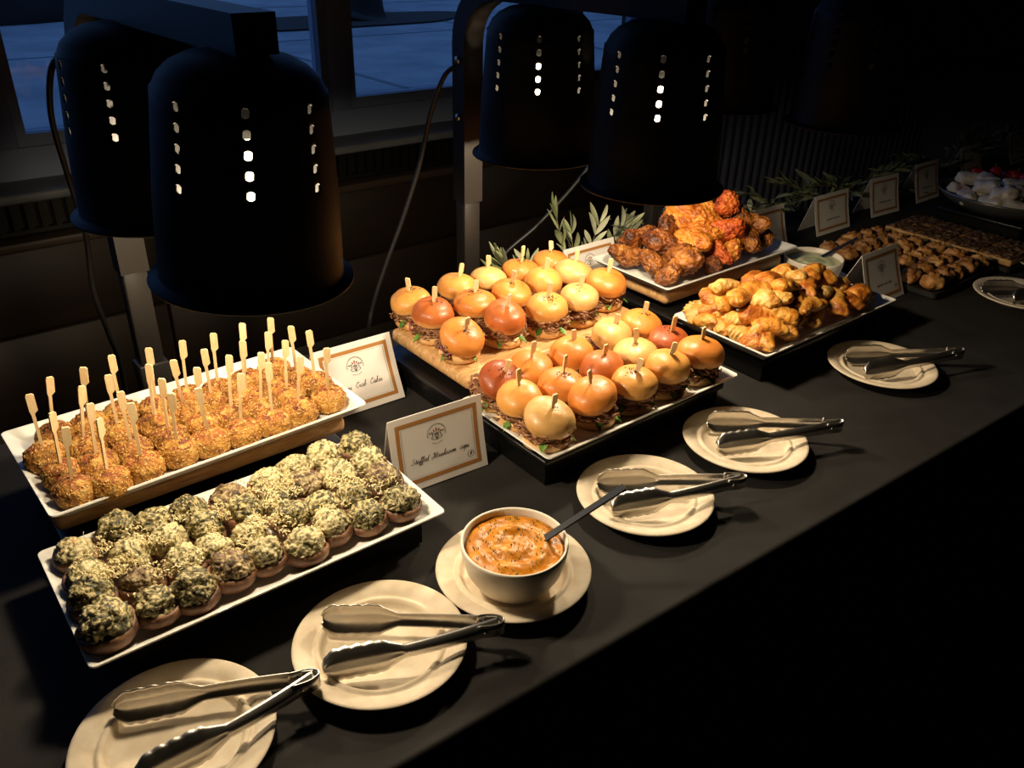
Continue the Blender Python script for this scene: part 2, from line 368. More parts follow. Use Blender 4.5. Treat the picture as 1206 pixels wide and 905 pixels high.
# waste bin by the slatted wall
bn = thing('waste_bin', 'dark waste bin lettered WASTE in front of the slatted wall', 'bin', (4.2, 1.25, FLOOR_Z))
link('bin_body', box_mesh('bin_body', 0, .4, -.45, .35, 0, .80, 'bin', .015), bn)
link('bin_lid', box_mesh('bin_lid', -.012, .41, -.46, .36, .80, .855, 'bin', .012), bn)
def text_mesh(s, size, name):
    c = bpy.data.curves.new(name, 'FONT'); c.body = s; c.size = size; c.align_x = 'CENTER'; c.extrude = .0008
    o = bpy.data.objects.new(name, c); COL.objects.link(o); bpy.context.view_layer.update()
    me = bpy.data.meshes.new_from_object(o.evaluated_get(bpy.context.evaluated_depsgraph_get())); bpy.data.objects.remove(o); return me
me = text_mesh('WASTE', .052, 'lettering'); me.materials.append(M['bin_text'])
link('lettering', me, bn, (-.0135, .14, .80), (pi / 2, 0, -pi / 2))

# ------------------------------------------------------------------ table, cloth
def yf(x): return .035 - .0455 * x
TX0, TX1 = -.65, 3.9
YB = .803; TD = .80
for k, (a, b_) in enumerate(((-.62, 1.62), (1.63, 3.87))):
    xm = (a + b_) / 2
    t = thing('banquet_table', 'folding banquet table under the black cloth', 'table', (xm, .40, FLOOR_Z), (0, 0, 0), 'banquet tables under the cloth')
    h = (b_ - a) / 2 - .01
    link('tabletop', box_mesh('tabletop', -h, h, -TD / 2 + .10, TD / 2 - .03, -FLOOR_Z - .045, -FLOOR_Z - .008, 'tabletop', .005), t)
    for sx in (-1, 1):
        for sy in (-1, 1):
            v, f = tube([(sx * (h - .15), sy * .26, 0), (sx * (h - .15), sy * .26, -FLOOR_Z - .045)], .014, 10); link('leg', make_mesh('leg', v, f, 'post'), t)
# cloth: swept over the table, with soft folds in the drop
NXc = 420; sec = []
for i in range(14): sec.append(('f', i / 14))
for i in range(5): sec.append(('fc', i / 5))
for i in range(40): sec.append(('t', i / 40))
for i in range(6): sec.append(('bc', i / 5))
for i in range(1, 9): sec.append(('b', i / 8))
v = []; f = []; rc = .010
for ix in range(NXc + 1):
    x = TX0 + (TX1 - TX0) * ix / NXc; y0 = yf(x); y1 = YB; TDx = y1 - y0
    def fold(dep, ph): return dep * (.020 * sin(x * 17 + ph + 1.5 * sin(x * 2.3)) + .010 * sin(x * 41 + ph * 2) + .02 * noise.noise(Vector((x * 4, ph, 0))))
    for kind, s in sec:
        if kind == 'f': d = 1 - s; p = (x + .004 * sin(9 * d), y0 - .012 * d + fold(d ** .8, 0) * .9, -rc - d * (-FLOOR_Z - .02 - rc))
        elif kind == 'fc': a = s * pi / 2; p = (x, y0 + rc - rc * cos(a), -rc + rc * sin(a))
        elif kind == 't':
            y = y0 + rc + (TDx - 2 * rc) * s
            wz = .0010 * noise.noise(Vector((x * 5, y * 7, 0))) + .0006 * noise.noise(Vector((x * 16, y * 9, 3)))
            cr = 0
            for cx in (.62, 1.45, 2.3, 3.1): cr = max(cr, math.exp(-((x - cx) / .004) ** 2))
            p = (x, y, min(0, wz - .0012) + .0012 * cr)
        elif kind == 'bc': a = s * pi / 2; p = (x, y1 - rc + rc * sin(a), -rc + rc * cos(a))
        else: p = (x, y1 + .01 * s + fold(s ** .8, 2), -rc - s * (-FLOOR_Z - .02 - rc))
        v.append(p)
ns = len(sec)
for i in range(NXc):
    for j in range(ns - 1): f.append((i * ns + j, (i + 1) * ns + j, (i + 1) * ns + j + 1, i * ns + j + 1))
cl = link('tablecloth', make_mesh('tablecloth', v, f, 'cloth')); tag(cl, 'long black fabric tablecloth covering the buffet table', 'tablecloth')

# ------------------------------------------------------------------ heat lamps
def shade_mesh():
    n = 64; prof = [(.0955, 0), (.0962, .0015), (.0955, .003), (.0875, .005), (.0862, .008), (.0845, .05), (.0828, .088)]
    zs = [.103 + .0166 * k for k in range(5)]
    rz = lambda z: .0825 - (z - .088) * .085
    v = []; fo = []; ring = []
    def addring(r, z):
        ring.append(list(range(len(v), len(v) + n))); v.extend([(r * cos(2 * pi * (i + .5) / n), r * sin(2 * pi * (i + .5) / n), z) for i in range(n)])
    for r, z in prof: addring(r, z)
    holes = set()
    for k, q in enumerate(zs):
        addring(rz(q - .0065), q - .0065); lo = len(ring) - 1; addring(rz(q + .0065), q + .0065); holes.add(lo)
    for r, z in ((.0735, .177), (.0685, .187), (.059, .196), (.045, .203), (.026, .2068), (.012, .208)): addring(r, z)
    for a in range(len(ring) - 1):
        for i in range(n):
            j = (i + 1) % n; c = [ring[a][i], ring[a][j], ring[a + 1][j], ring[a + 1][i]]
            if a in holes and (i + 1) % 8 == 0:
                z0, z1 = v[c[0]][2], v[c[2]][2]; ang = 2 * pi * (i + 1) / n; zc = (z0 + z1) / 2; r0 = rz(zc); hn = 12; h0 = len(v)
                for k in range(hn):
                    th = 2 * pi * k / hn - 3 * pi / 4; a2 = ang + .0042 * cos(th) / r0; v.append((r0 * cos(a2), r0 * sin(a2), zc + .0042 * sin(th)))
                hh = lambda k: h0 + k % hn
                for s in range(4):
                    fo.append((c[s], c[(s + 1) % 4], hh(3 * s + 3), hh(3 * s + 2), hh(3 * s + 1), hh(3 * s)))
            else: fo.append(tuple(c))
    fo.append(tuple(ring[-1]))
    me = make_mesh('shade', v, fo, ['shade_out', 'shade_in'])
    return me
SHADE = shade_mesh()
def heat_lamp(x, ypost, yfr, ybk, zr, lit, label, rots=(0, 0), lean=0.0, ax=0.0, sx=None, ssc=1.045):
    sx = ax if sx is None else sx
    t = thing('heat_lamp', label, 'lamp', (x, ypost, .001), (0, 0, 0), 'heat lamps over the buffet')
    link('base', box_mesh('base', -.075, .075, -.055, .022, 0, .014, 'post', .004), t)
    link('post_foot', box_mesh('post_foot', -.021, .021, -.018, .018, .014, .075, 'post', .002), t)
    link('post', box_mesh('post', -.0165, .0165, -.0135, .0135, .075, .215, 'post', .002), t)
    zt = zr + .2065 * ssc; za = zt + .016
    # upper tube that arches over into the arm (rectangular section)
    path = [(0, .215), (0, za - .10)] + [(-.085 + .085 * cos(a), za - .085 + .085 * sin(a)) for a in [pi / 2 * k / 8 for k in range(9)]] + [(yfr - ypost - .045, za)]
    v = []; f = []
    for i, (py, pz) in enumerate(path):
        q0 = path[max(0, i - 1)]; q1 = path[min(len(path) - 1, i + 1)]; ty, tz = q1[0] - q0[0], q1[1] - q0[1]; l_ = math.hypot(ty, tz); ny, nz = tz / l_, -ty / l_
        s_ = max(0, min(1, (pz - .3) / .2)); hw = .019; hh = .0165; xo = ax * max(0, min(1, (-py) / .4)) if py < 0 else 0
        v += [(xo - hw, py + ny * hh, pz + nz * hh), (xo + hw, py + ny * hh, pz + nz * hh), (xo + hw, py - ny * hh, pz - nz * hh), (xo - hw, py - ny * hh, pz - nz * hh)]
    for i in range(len(path) - 1):
        for k in range(4): f.append((i * 4 + k, i * 4 + (k + 1) % 4, i * 4 + 4 + (k + 1) % 4, i * 4 + 4 + k))
    f += [(0, 1, 2, 3), tuple(range(len(v) - 4, len(v)))]
    link('arm', make_mesh('arm', v, f, 'post', sharp=40), t)
    v, f = lathe([(0, 0), (.006, 0), (.006, .003), (0, .004)], 16); sc = make_mesh('screw', v, f, 'steel')
    for z in (.36, .45): link('screw', sc, t, (-.019, 0, z), (0, -pi / 2, 0))
    for k, (yy, tl) in enumerate(((yfr, lean), (ybk, 0))):
        xo = sx * min(1, (ypost - yy) / .4)
        s = link('lamp_shade', SHADE, t, (xo, yy - ypost, zr), scale=(ssc, ssc, ssc))
        s.rotation_euler = (Matrix.Rotation(tl, 3, Vector((.626, .779, 0))) @ Matrix.Rotation(radians(rots[k]), 3, 'Z')).to_euler()
        md = s.modifiers.new('thick', 'SOLIDIFY'); md.thickness = .0016; md.offset = -1; md.material_offset = 1
        v, f = lathe([(0, .0), (.012, .003), (.020, .010), (.0235, .020), (.021, .031), (.015, .040), (.012, .046), (0, .046)], 24)
        link('bulb', make_mesh('bulb', v, f, 'bulb' if lit else 'bulb_off'), s, (0, 0, .088))
        v, f = lathe([(0, .134), (.0125, .134), (.0135, .15), (.0135, .173), (0, .173)], 20); link('bulb_neck', make_mesh('bulb_neck', v, f, 'shade_in'), s)
        v, f = lathe([(0, .172), (.021, .172), (.021, .192), (.012, .202), (0, .202)], 20); link('socket', make_mesh('socket', v, f, 'plastic'), s)
        if lit:
            ld = bpy.data.lights.new('heat_bulb_light', 'POINT'); ld.energy = LAMP_W * lit[k]; ld.color = LAMP_COL; ld.shadow_soft_size = .024
            # flood bulb: wide spread, stronger towards the sides than straight down
            ld.use_nodes = True; ln = ld.node_tree; em = ln.nodes['Emission']; tc = ln.nodes.new('ShaderNodeTexCoord'); sp_ = ln.nodes.new('ShaderNodeSeparateXYZ'); ab = ln.nodes.new('ShaderNodeMath'); ab.operation = 'ABSOLUTE'; a1 = ln.nodes.new('ShaderNodeMath'); a1.inputs[1].default_value = .22; dv = ln.nodes.new('ShaderNodeMath'); dv.operation = 'DIVIDE'; dv.inputs[0].default_value = 1.0
            ln.links.new(tc.outputs['Normal'], sp_.inputs[0]); ln.links.new(sp_.outputs[2], ab.inputs[0]); ln.links.new(ab.outputs[0], a1.inputs[0]); ln.links.new(a1.outputs[0], dv.inputs[1]); ln.links.new(dv.outputs[0], em.inputs['Strength'])
            lo = bpy.data.objects.new('bulb_light', ld); COL.objects.link(lo); lo.parent = s; lo.location = (0, 0, .031)
    return t
heat_lamp(.29, .775, .348, .60, .343, (1.35, .65), 'black double heat lamp above the crab cakes and mushrooms', (-21, 6.5), .06, .016, .005, 1.0)
heat_lamp(.865, .775, .385, .612, .328, (1.6, .8), 'black double heat lamp above the sliders and fried chicken', (-3.6, 3.6), 0, .034)
heat_lamp(1.36, .78, .425, .65, .345, 0, 'unlit black double heat lamp beyond the fried chicken', (5, 8), 0, .08)
def cord(P, label):
    v, f = tube(catmull(P, 8), .0042, 8); tag(link('power_cord', make_mesh('power_cord', v, f, 'rubber')), label, 'cord', 'heat lamp power cords')
cord([(.270, .785, .50), (.258, .83, .475), (.253, .87, .41), (.26, .89, .33), (.268, .90, .24), (.262, .905, .15), (.272, .92, .07), (.285, .95, -.03), (.3, 1.1, -.4), (.32, 1.3, -.73)], 'power cord hanging from the heat lamp over the crab cakes')
cord([(.848, .785, .44), (.842, .81, .42), (.835, .84, .36), (.822, .86, .27), (.795, .88, .17), (.762, .895, .08), (.735, .905, 0), (.725, .92, -.08), (.74, 1.05, -.4), (.76, 1.2, -.73)], 'power cord hanging from the heat lamp over the sliders')
cord([(1.345, .79, .47), (1.33, .83, .37), (1.245, .86, .21), (1.13, .88, .10), (1.04, .90, .03), (1.01, .92, -.08), (1.0, 1.1, -.45), (1.0, 1.2, -.73)], 'power cord hanging from the unlit heat lamp')

# ------------------------------------------------------------------ risers, trays
def riser(x0, x1, y0, y1, label):
    t = thing('display_riser', label, 'riser', ((x0 + x1) / 2, (y0 + y1) / 2, .001), group='black risers under the trays')
    L, W = x1 - x0, y1 - y0
    link('riser_top', box_mesh('riser_top', -L / 2, L / 2, -W / 2, W / 2, .030, .041, 'gloss_black', .0025), t)
    link('riser_skirt', MB().box(-L / 2 + .006, L / 2 - .006, -W / 2 + .006, -W / 2 + .014, 0, .030).box(-L / 2 + .006, L / 2 - .006, W / 2 - .014, W / 2 - .006, 0, .030)
         .box(-L / 2 + .006, -L / 2 + .014, -W / 2 + .014, W / 2 - .014, 0, .030).box(L / 2 - .014, L / 2 - .006, -W / 2 + .014, W / 2 - .014, 0, .030).mesh('riser_skirt', 'gloss_black', smooth=False), t)
riser(.085, .432, .262, .635, 'black riser under the crab cakes and mushroom caps')
riser(.612, .972, .262, .665, 'black riser under the two rows of sliders')
riser(1.083, 1.44, .27, .665, 'black riser under the fried chicken and turnovers')
def wood_riser(x0, x1, y0, y1, ztop, label, zb=.0425):
    t = thing('wooden_riser', label, 'riser', ((x0 + x1) / 2, (y0 + y1) / 2, zb), group='pale wooden risers')
    L, W = x1 - x0, y1 - y0; H = ztop - zb; th = .023
    me = box_mesh('plank', -L / 2, L / 2, -W / 2, W / 2, H - th, H, 'wood', .009, 4); link('plank', me, t)
    for s in (-1, 1): link('foot', box_mesh('foot', s * (L / 2 - .06) - .012, s * (L / 2 - .06) + .012, -W / 2 + .02, W / 2 - .02, 0, H - th, 'wood', .002), t)
wood_riser(.083, .438, .462, .632, .0765, 'pale wooden riser under the crab cake tray')
wood_riser(.628, 1.0, .452, .662, .0765, 'pale wooden board carrying the rear sliders')
wood_riser(1.10, 1.445, .5, .668, .0735, 'pale wooden riser under the fried chicken tray')
def tray(cx, cy, L, W, zb, H, label, rot=0):
    prof = [(.02, 0), (.018, .0), (.002, H - .003), (0, H - .0015), (.0005, H), (.003, H), (.014, H - .0075), (.022, H - .0105), (.03, H - .0115), (.06, H - .0115)]
    v, f = rect_lathe(L, W, prof, .007)
    return tag(link('serving_tray', make_mesh('serving_tray', v, f, 'porcelain', sharp=50), None, (cx, cy, zb), (0, 0, rot)), label, 'tray', 'white rectangular serving trays')
tray(.268, .549, .386, .212, .077, .018, 'white rectangular tray of crab cakes with picks', radians(1.5))
tray(.249, .339, .386, .200, .042, .016, 'white rectangular tray of stuffed mushroom caps', radians(-.4))
tray(.792, .340, .380, .190, .042, .018, 'white rectangular tray under the front sliders')
tray(1.278, .584, .386, .196, .074, .017, 'white rectangular tray of fried chicken')
tray(1.258, .354, .386, .198, .042, .019, 'white rectangular tray heaped with golden turnovers')

# ------------------------------------------------------------------ picks
def pick_mesh(Lp, pad=.021, w=.0036, pw=.0086, th=.0022):
    pts = [(-w * .5, -.0), (-w * .15, -.012), (w * .15, -.012), (w * .5, 0), (w * .5, Lp - pad - .004), (pw * .66, Lp - pad), (pw * .66, Lp - .002), (pw * .45, Lp), (-pw * .22, Lp), (-pw * .34, Lp - .002), (-pw * .34, Lp - pad), (-w * .5, Lp - pad - .006)]
    n = len(pts); v = [(a, -th / 2, b) for a, b in pts] + [(a, th / 2, b) for a, b in pts]
    f = [tuple(range(n)), tuple(range(2 * n - 1, n - 1, -1))] + [(i, (i + 1) % n, n + (i + 1) % n, n + i) for i in range(n)]
    return make_mesh('pick', v, f, 'pick', smooth=False)
PICK = pick_mesh(.069); PICKS = pick_mesh(.036, .019, .0046, .0078)

def blob(seed, rad, lv=4, amps=((6, .12),), flat=None):
    v, f = ICO[lv]; sv = Vector((seed * 3.7, seed * 1.3, seed * 9.1)); out = []
    for p in v:
        s = 1.0
        for fr_, am in amps: s += am * noise.noise(p * fr_ + sv)
        q = Vector((p.x * rad[0], p.y * rad[1], p.z * rad[2])) * s
        if flat is not None and q.z < flat: q.z = flat + (q.z - flat) * .12
        out.append(q)
    return out, f

# ------------------------------------------------------------------ crab cakes
CR = [(.102, .554, 0, -.002), (.123, .595, .007, -.011), (.109, .505, .003, -.008), (.111, .466, .004, -.008), (.162, .594, .005, -.008), (.144, .545, .009, -.005), (.145, .5, .004, -.007), (.145, .46, .003, -.006), (.202, .601, 0, -.004), (.184, .552, 0, -.004), (.185, .505, -.002, -.005), (.184, .467, 0, .001), (.241, .587, .003, .004), (.225, .544, .005, .004), (.228, .506, .002, -.002), (.227, .474, 0, -.009), (.263, .552, -.006, -.009), (.28, .586, .004, .001), (.272, .512, 0, -.005), (.264, .472, -.009, -.012), (.301, .558, -.004, -.009), (.32, .585, .003, 0), (.308, .512, .007, .004), (.303, .471, .004, -.008), (.36, .589, .005, .004), (.341, .545, .003, -.002), (.346, .509, .003, -.009), (.343, .470, .001, -.001), (.403, .597, -.001, -.009), (.377, .551, .003, -.003), (.386, .519, .001, -.006), (.417, .555, -.005, -.007), (.379, .473, .004, -.01), (.429, .525, -.005, -.004), (.425, .482, -.005, -.016)]
def crab_mesh(seed):
    v, f = ICO[5]; sv = Vector((seed * 5.1, seed * 2.3, 0)); out = []
    for p in v:
        s = 1 + .07 * noise.noise(p * 2.2 + sv) + .05 * noise.noise(p * 6 + sv) + .055 * abs(noise.noise(p * 17 + sv)) + .04 * noise.noise(p * 36 + sv)
        z = p.z; zz = (abs(z) ** .8) * (1 if z > 0 else -1)
        q = Vector((p.x * .0222, p.y * .0222, zz * .0168)) * s
        if q.z < -.015: q.z = -.015
        out.append(q + Vector((0, 0, .015)))
    nb = len(f); rr = random.Random(seed + 50); f = list(f); nvb = len(out)
    for k in range(800):    # loose panko flakes pressed into the crust
        b = out[rr.randrange(nvb)]
        if b.z < .001: continue
        n_ = (b - Vector((0, 0, .012))).normalized(); t_ = n_.orthogonal().normalized(); t_.rotate(Matrix.Rotation(rr.random() * 6.28, 3, n_)); u_ = n_.cross(t_)
        a, w = rr.uniform(.0008, .0024), rr.uniform(.0004, .0011); h = rr.uniform(.0003, .0009); c = len(out)
        out += [b + t_ * a + n_ * h * rr.random(), b - t_ * a + n_ * h * rr.random(), b + u_ * w + n_ * h, b - u_ * w - n_ * .0003]; f += [(c, c + 2, c + 3), (c + 1, c + 3, c + 2), (c, c + 1, c + 2), (c, c + 3, c + 1)]
    me = make_mesh('cake', out, f, ['crab', 'crab_top', 'panko'])
    for pl in list(me.polygons)[nb:]: pl.material_index = 2 if rr.random() < .75 else 0
    me.polygons.foreach_set('use_smooth', [i < nb for i in range(len(me.polygons))])
    for pl in list(me.polygons)[:nb]:
        c = pl.center
        if c.z > .026 + .006 * noise.noise(c * 160 + sv) and noise.noise(c * 90 + sv * 2) > -.05: pl.material_index = 1
    return me
CRM = [crab_mesh(k) for k in range(6)]
rows = {0: [], 1: [], 2: [], 3: []}
for c in CR:
    y = c[1] - .02 * (c[0] - .25); rows[0 if y < .488 else 1 if y < .531 else 2 if y < .571 else 3].append(c)
RN = ['edge row beside the mushroom tray', 'second row from the mushroom tray', 'second row from the lamp post', 'edge row beside the lamp post']
camdir = math.atan2(.676, .557)
for r_, lst in rows.items():
    lst.sort(key=lambda c: -c[0])
    for i, (x, y, dx, dy) in enumerate(lst):
        t = thing('crab_cake', '%s crab cake from the name card, %s' % (ORD[i + 1], RN[r_]), 'crab cake', (x, y, .0838), (0, 0, 0), 'crab cakes with picks')
        link('cake', CRM[(i * 3 + r_ * 5) % 6], t, (0, 0, 0), (0, 0, rng.random() * 6.28), (1, 1, .95 + .1 * rng.random()))
        d = Vector((dx, dy, .066)).normalized()
        q = Vector((0, 0, 1)).rotation_difference(d).to_matrix() @ Matrix.Rotation(radians(-22 if x > .16 else 12) + rng.uniform(-.35, .35), 3, 'Z')
        pk = link('pick', PICK, t, (0, 0, .030)); pk.rotation_euler = q.to_euler()

# ------------------------------------------------------------------ stuffed mushrooms
def mush_meshes(seed):
    R = .0225
    prof = [(0, 0), (.012, .0008), (.0175, .004), (R * .98, .010), (R, .014), (R * .96, .0178), (R * .86, .019), (R * .8, .017), (0, .016)]
    v, f = lathe(prof, 32); sv = Vector((seed * 4.4, 1, seed))
    v = [Vector(p) * (1 + .05 * noise.noise(Vector(p) * 90 + sv)) for p in v]
    for p in v: p.x *= 1 + .06 * noise.noise(sv); p.z *= 1 + .2 * noise.noise(Vector((p.x * 30, p.y * 30, seed)))
    cap = make_mesh('cap', v, f, 'mush_cap')
    v, f = ICO[5]; out = []
    for p in v:
        s = 1 + .20 * noise.noise(p * 1.9 + sv) + .13 * noise.noise(p * 6 + sv) + .10 * abs(noise.noise(p * 14 + sv)) + .045 * noise.noise(p * 30 + sv)
        q = Vector((p.x * .0188, p.y * .0188, p.z * (.0150 if p.z > 0 else .004))) * s; out.append(q + Vector((0, 0, .0175)))
    return cap, make_mesh('filling', out, f, ('spinach', 'spinach_cream', 'spinach', 'spinach_brown', 'spinach_cream', 'spinach', 'spinach_cream')[seed])
MM = [mush_meshes(k) for k in range(7)]
MF = [(.084, .276), (.127, .275), (.167, .274), (.202, .278), (.242, .28), (.28, .268), (.32, .279), (.361, .275), (.401, .274)]
MK = [(.086, .407), (.132, .413), (.168, .403), (.208, .401), (.253, .399), (.299, .398), (.337, .405), (.377, .405), (.420, .408)]
mrows = [MF, [(x + (x2 - x) * .33 + rng.uniform(-.004, .004), .319 + rng.uniform(-.004, .004)) for (x, _), (x2, _) in zip(MF, MK)],
         [(x + (x2 - x) * .66 + rng.uniform(-.004, .004), .362 + rng.uniform(-.004, .004)) for (x, _), (x2, _) in zip(MF, MK)], MK]
MRN = ['edge row beside the paper plates', 'second row from the paper plates', 'second row from the crab cakes', 'edge row beside the crab cakes']
for r_, lst in enumerate(mrows):
    for i, (x, y) in enumerate(reversed(lst)):
        t = thing('stuffed_mushroom', '%s stuffed mushroom cap from the name card, %s' % (ORD[i + 1], MRN[r_]), 'mushroom', (x, y, .0468),
                  (rng.uniform(-.14, .14), rng.uniform(-.14, .14), rng.random() * 6.28), 'stuffed mushroom caps')
        k = (i * 2 + r_ * 3) % 7; s = rng.uniform(.99, 1.11) * (1.12 if (r_ == 0 and i == 8) else 1)
        c = link('cap', MM[k][0], t, scale=(s, s, s)); link('filling', MM[k][1], t, scale=(s, s, s * rng.uniform(.95, 1.2)))
# parmesan shreds strewn along the middle of the tray
mb = MB(); cr = random.Random(3)
for k in range(6500):
    t_ = cr.random(); x = .075 + .345 * t_; y = .342 + cr.gauss(0, .026)
    if y < .27 or y > .41: continue
    if noise.noise(Vector((x * 34, y * 34, 5))) < .02: continue
    h = .0468 + .0285 + .006 * noise.noise(Vector((x * 50, y * 50, 0))) + cr.random() * .006
    L_ = cr.uniform(.002, .0055); w = cr.uniform(.0003, .0008); a = cr.random() * 6.28; e = cr.uniform(-.5, .5); b_ = cr.uniform(-.3, .3)
    d = Vector((cos(a) * cos(e), sin(a) * cos(e), sin(e))); s_ = Vector((-sin(a), cos(a), b_)).normalized(); n_ = d.cross(s_); p = Vector((x, y, h)); th = .0004
    V = [p + d * L_ * (q - .5) + s_ * w * sg + n_ * (th * up + .0015 * (1 - (2 * q - 1) ** 2)) for q in (0, .5, 1) for sg in (-1, 1) for up in (0, 1)]
    F = []
    for q in (0, 4): F += [(q, q + 4, q + 6, q + 2), (q + 1, q + 3, q + 7, q + 5), (q, q + 1, q + 5, q + 4), (q + 2, q + 6, q + 7, q + 3)]
    F += [(0, 2, 3, 1), (8, 9, 11, 10)]; mb.add(V, F)
for k in range(40):   # crumbs fallen on the tray by the mushrooms
    x, y = (.425 + cr.random() * .008, .27 + cr.random() * .03) if k < 18 else (.068 + cr.random() * .006, .33 + cr.random() * .04)
    L_ = .004; a = cr.random() * 3.1; d = Vector((cos(a), sin(a), 0)) * L_; s_ = Vector((-sin(a), cos(a), 0)) * .001; p = Vector((x, y, .0475))
    mb.add([p + d, p + s_, p - d, p - s_, p + Vector((0, 0, .001))], [(0, 1, 4), (1, 2, 4), (2, 3, 4), (3, 0, 4), (3, 2, 1, 0)])
o = link('shredded_cheese', mb.mesh('shredded_cheese', 'cheese', smooth=False)); tag(o, 'pale grated parmesan strewn over the stuffed mushroom caps', 'cheese'); o['kind'] = 'stuff'

# ------------------------------------------------------------------ pulled-meat sliders
def top_bun(seed, kind):
    R = .0325; n = 40; prof = [(0, .001), (.022, 0), (.029, .0008), (.0322, .004), (R, .009), (.0320, .0138), (.0298, .0196), (.0252, .0248), (.0182, .0290), (.009, .0316), (0, .0324)]
    P = catmull([(a, b, 0) for a, b in prof], 3); v, f = lathe([(max(0, p.x) if 0 < i < len(P) - 1 else 0, p.y) for i, p in enumerate(P)], n); sv = Vector((seed * 7.1, seed, 2))
    out = [Vector(p) * (1 + .11 * noise.noise(Vector(p) * 22 + sv) + .02 * noise.noise(Vector(p) * 90 + sv)) for p in v]
    return make_mesh('top_bun', out, f, 'bun_' + kind)
TB = {k: [top_bun(i * 5 + j, k) for j in range(3)] for i, (k, _, _) in enumerate(BUN)}
v, f = lathe([(0, 0), (.026, 0), (.0305, .003), (.0318, .008), (.0308, .0135), (.028, .0155), (0, .0155)], 36)
BB = [make_mesh('bottom_bun', [Vector(p) * (1 + .06 * noise.noise(Vector(p) * 30 + Vector((k * 5, 0, 0)))) for p in v], f, 'bun_bottom') for k in range(3)]
def meat_mesh(seed):
    r = random.Random(seed); mb = MB()
    v, f = blob(seed, (.030, .030, .0115), 3, ((5, .18), (11, .15))); mb.add([p + Vector((0, 0, .0235)) for p in v], f)
    for k in range(130):
        a = r.random() * 6.28; rr = r.uniform(.019, .0355); z = .0245 + r.uniform(-.0115, .0105); p = Vector((rr * cos(a), rr * sin(a), z))
        ta = a + pi / 2 + r.uniform(-1.1, 1.1); L_ = r.uniform(.008, .018); d = Vector((cos(ta), sin(ta), r.uniform(-.6, .4))) * L_ * .5
        b_ = Vector((cos(a), sin(a), r.uniform(-.8, .5))) * r.uniform(0, .004)
        v, f = tube([p - d, p + b_, p + d], lambda s, q=r.uniform(.0011, .0024): q * (1 - .5 * abs(2 * s - 1)), 5); mb.add(v, f)
    return mb.mesh('filling', 'meat')
MT = [meat_mesh(k) for k in range(5)]
def onion_mesh(seed):
    r = random.Random(seed); mb = MB()
    for k in range(1):
        a = r.random() * 6.28; rr = .032; P = [Vector((rr * cos(a + s * .25), rr * sin(a + s * .25), .024 + .005 * sin(s * 2 + k) + r.uniform(-.002, .002))) + Vector((cos(a), sin(a), -.3)) * .004 * (1 - (s - 1.5) ** 2 / 2) for s in range(4)]
        v, f = tube(catmull(P, 4), .0012, 6); mb.add(v, f)
    return mb.mesh('pickled_onion', 'onion')
def leaf_mesh(seed):
    r = random.Random(seed); mb = MB()
    for k in range(1):
        a = 0; d = Vector((cos(a), sin(a), -.25)); s_ = Vector((-sin(a), cos(a), 0)); p = Vector((cos(a), sin(a), 0)) * .024 + Vector((0, 0, .017)); v = []
        L_ = r.uniform(.014, .021)
        for i in range(7):
            q = i / 6; w = .0045 * sin(pi * min(1, q * .9 + .08)) * (1 + .35 * sin(q * 14)); c = p + d * L_ * q + Vector((0, 0, -.006 * q * q))
            v += [c - s_ * w + Vector((0, 0, .0012)), c, c + s_ * w + Vector((0, 0, .0012))]
        v2 = v + [x + Vector((0, 0, .0005)) for x in v]; nv = len(v); f = []
        for i in range(6):
            for j in (0, 1): a0 = i * 3 + j; f += [(a0, a0 + 1, a0 + 4, a0 + 3), (nv + a0 + 3, nv + a0 + 4, nv + a0 + 1, nv + a0)]
        mb.add(v2, f)
    return mb.mesh('salad_leaf', 'green')
ON = [onion_mesh(k) for k in range(4)]; LF = [leaf_mesh(k + 9) for k in range(5)]
def seed_mesh(sd):
    r = random.Random(sd); mb = MB(); iv, fi = ICO[1]
    for k in range(26):
        rr = abs(r.gauss(0, .008)); a = r.random() * 6.28; x, y = .004 + rr * cos(a), rr * sin(a); rad = math.hypot(x, y)
        z = .0324 - 13 * rad * rad - .0005; m3 = Matrix.Rotation(r.random() * 6.28, 3, 'Z')
        mb.add([m3 @ Vector((p.x * .0013, p.y * .0008, p.z * .0006)) + Vector((x, y, z)) for p in iv], fi)
    return mb.mesh('sesame_seeds', 'seed')
SD = [seed_mesh(k) for k in range(4)]
# x, y, colour, tilt sideways (towards camera-right), tilt forward
SU = [(.667, .650, 0, -.15, .1), (.662, .590, 1, .1, .15), (.658, .515, 4, .35, .55), (.75, .650, 0, .05, .05), (.735, .580, 4, 0, .1), (.742, .516, 1, .1, .25), (.812, .650, 2, .05, -.1), (.813, .585, 4, .05, .1), (.82, .503, 0, -.1, .2), (.884, .650, 4, .1, .1), (.885, .592, 0, .1, .15), (.958, .650, 4, -.05, .1), (.950, .590, 2, .1, .1), (.886, .503, 2, .05, .12), (.966, .524, 4, .15, .1)]
SL = [(.645, .411, 3, .45, .3), (.704, .408, 4, 0, .15), (.64, .347, 0, -.12, .12), (.636, .290, 2, .18, .32), (.705, .341, 4, 0, .1), (.725, .293, 4, -.15, .15), (.778, .400, 4, .05, .1), (.785, .345, 1, .05, .1), (.793, .289, 0, .05, .12), (.862, .290, 0, 0, .1), (.935, .289, 4, .05, .1), (.929, .347, 3, .1, .1), (.857, .344, 2, 0, .1), (.941, .414, 4, .05, .1), (.869, .410, 2, .05, .1)]
CN = ['golden', 'dark glazed', 'pale yellow', 'red-brown', 'orange']
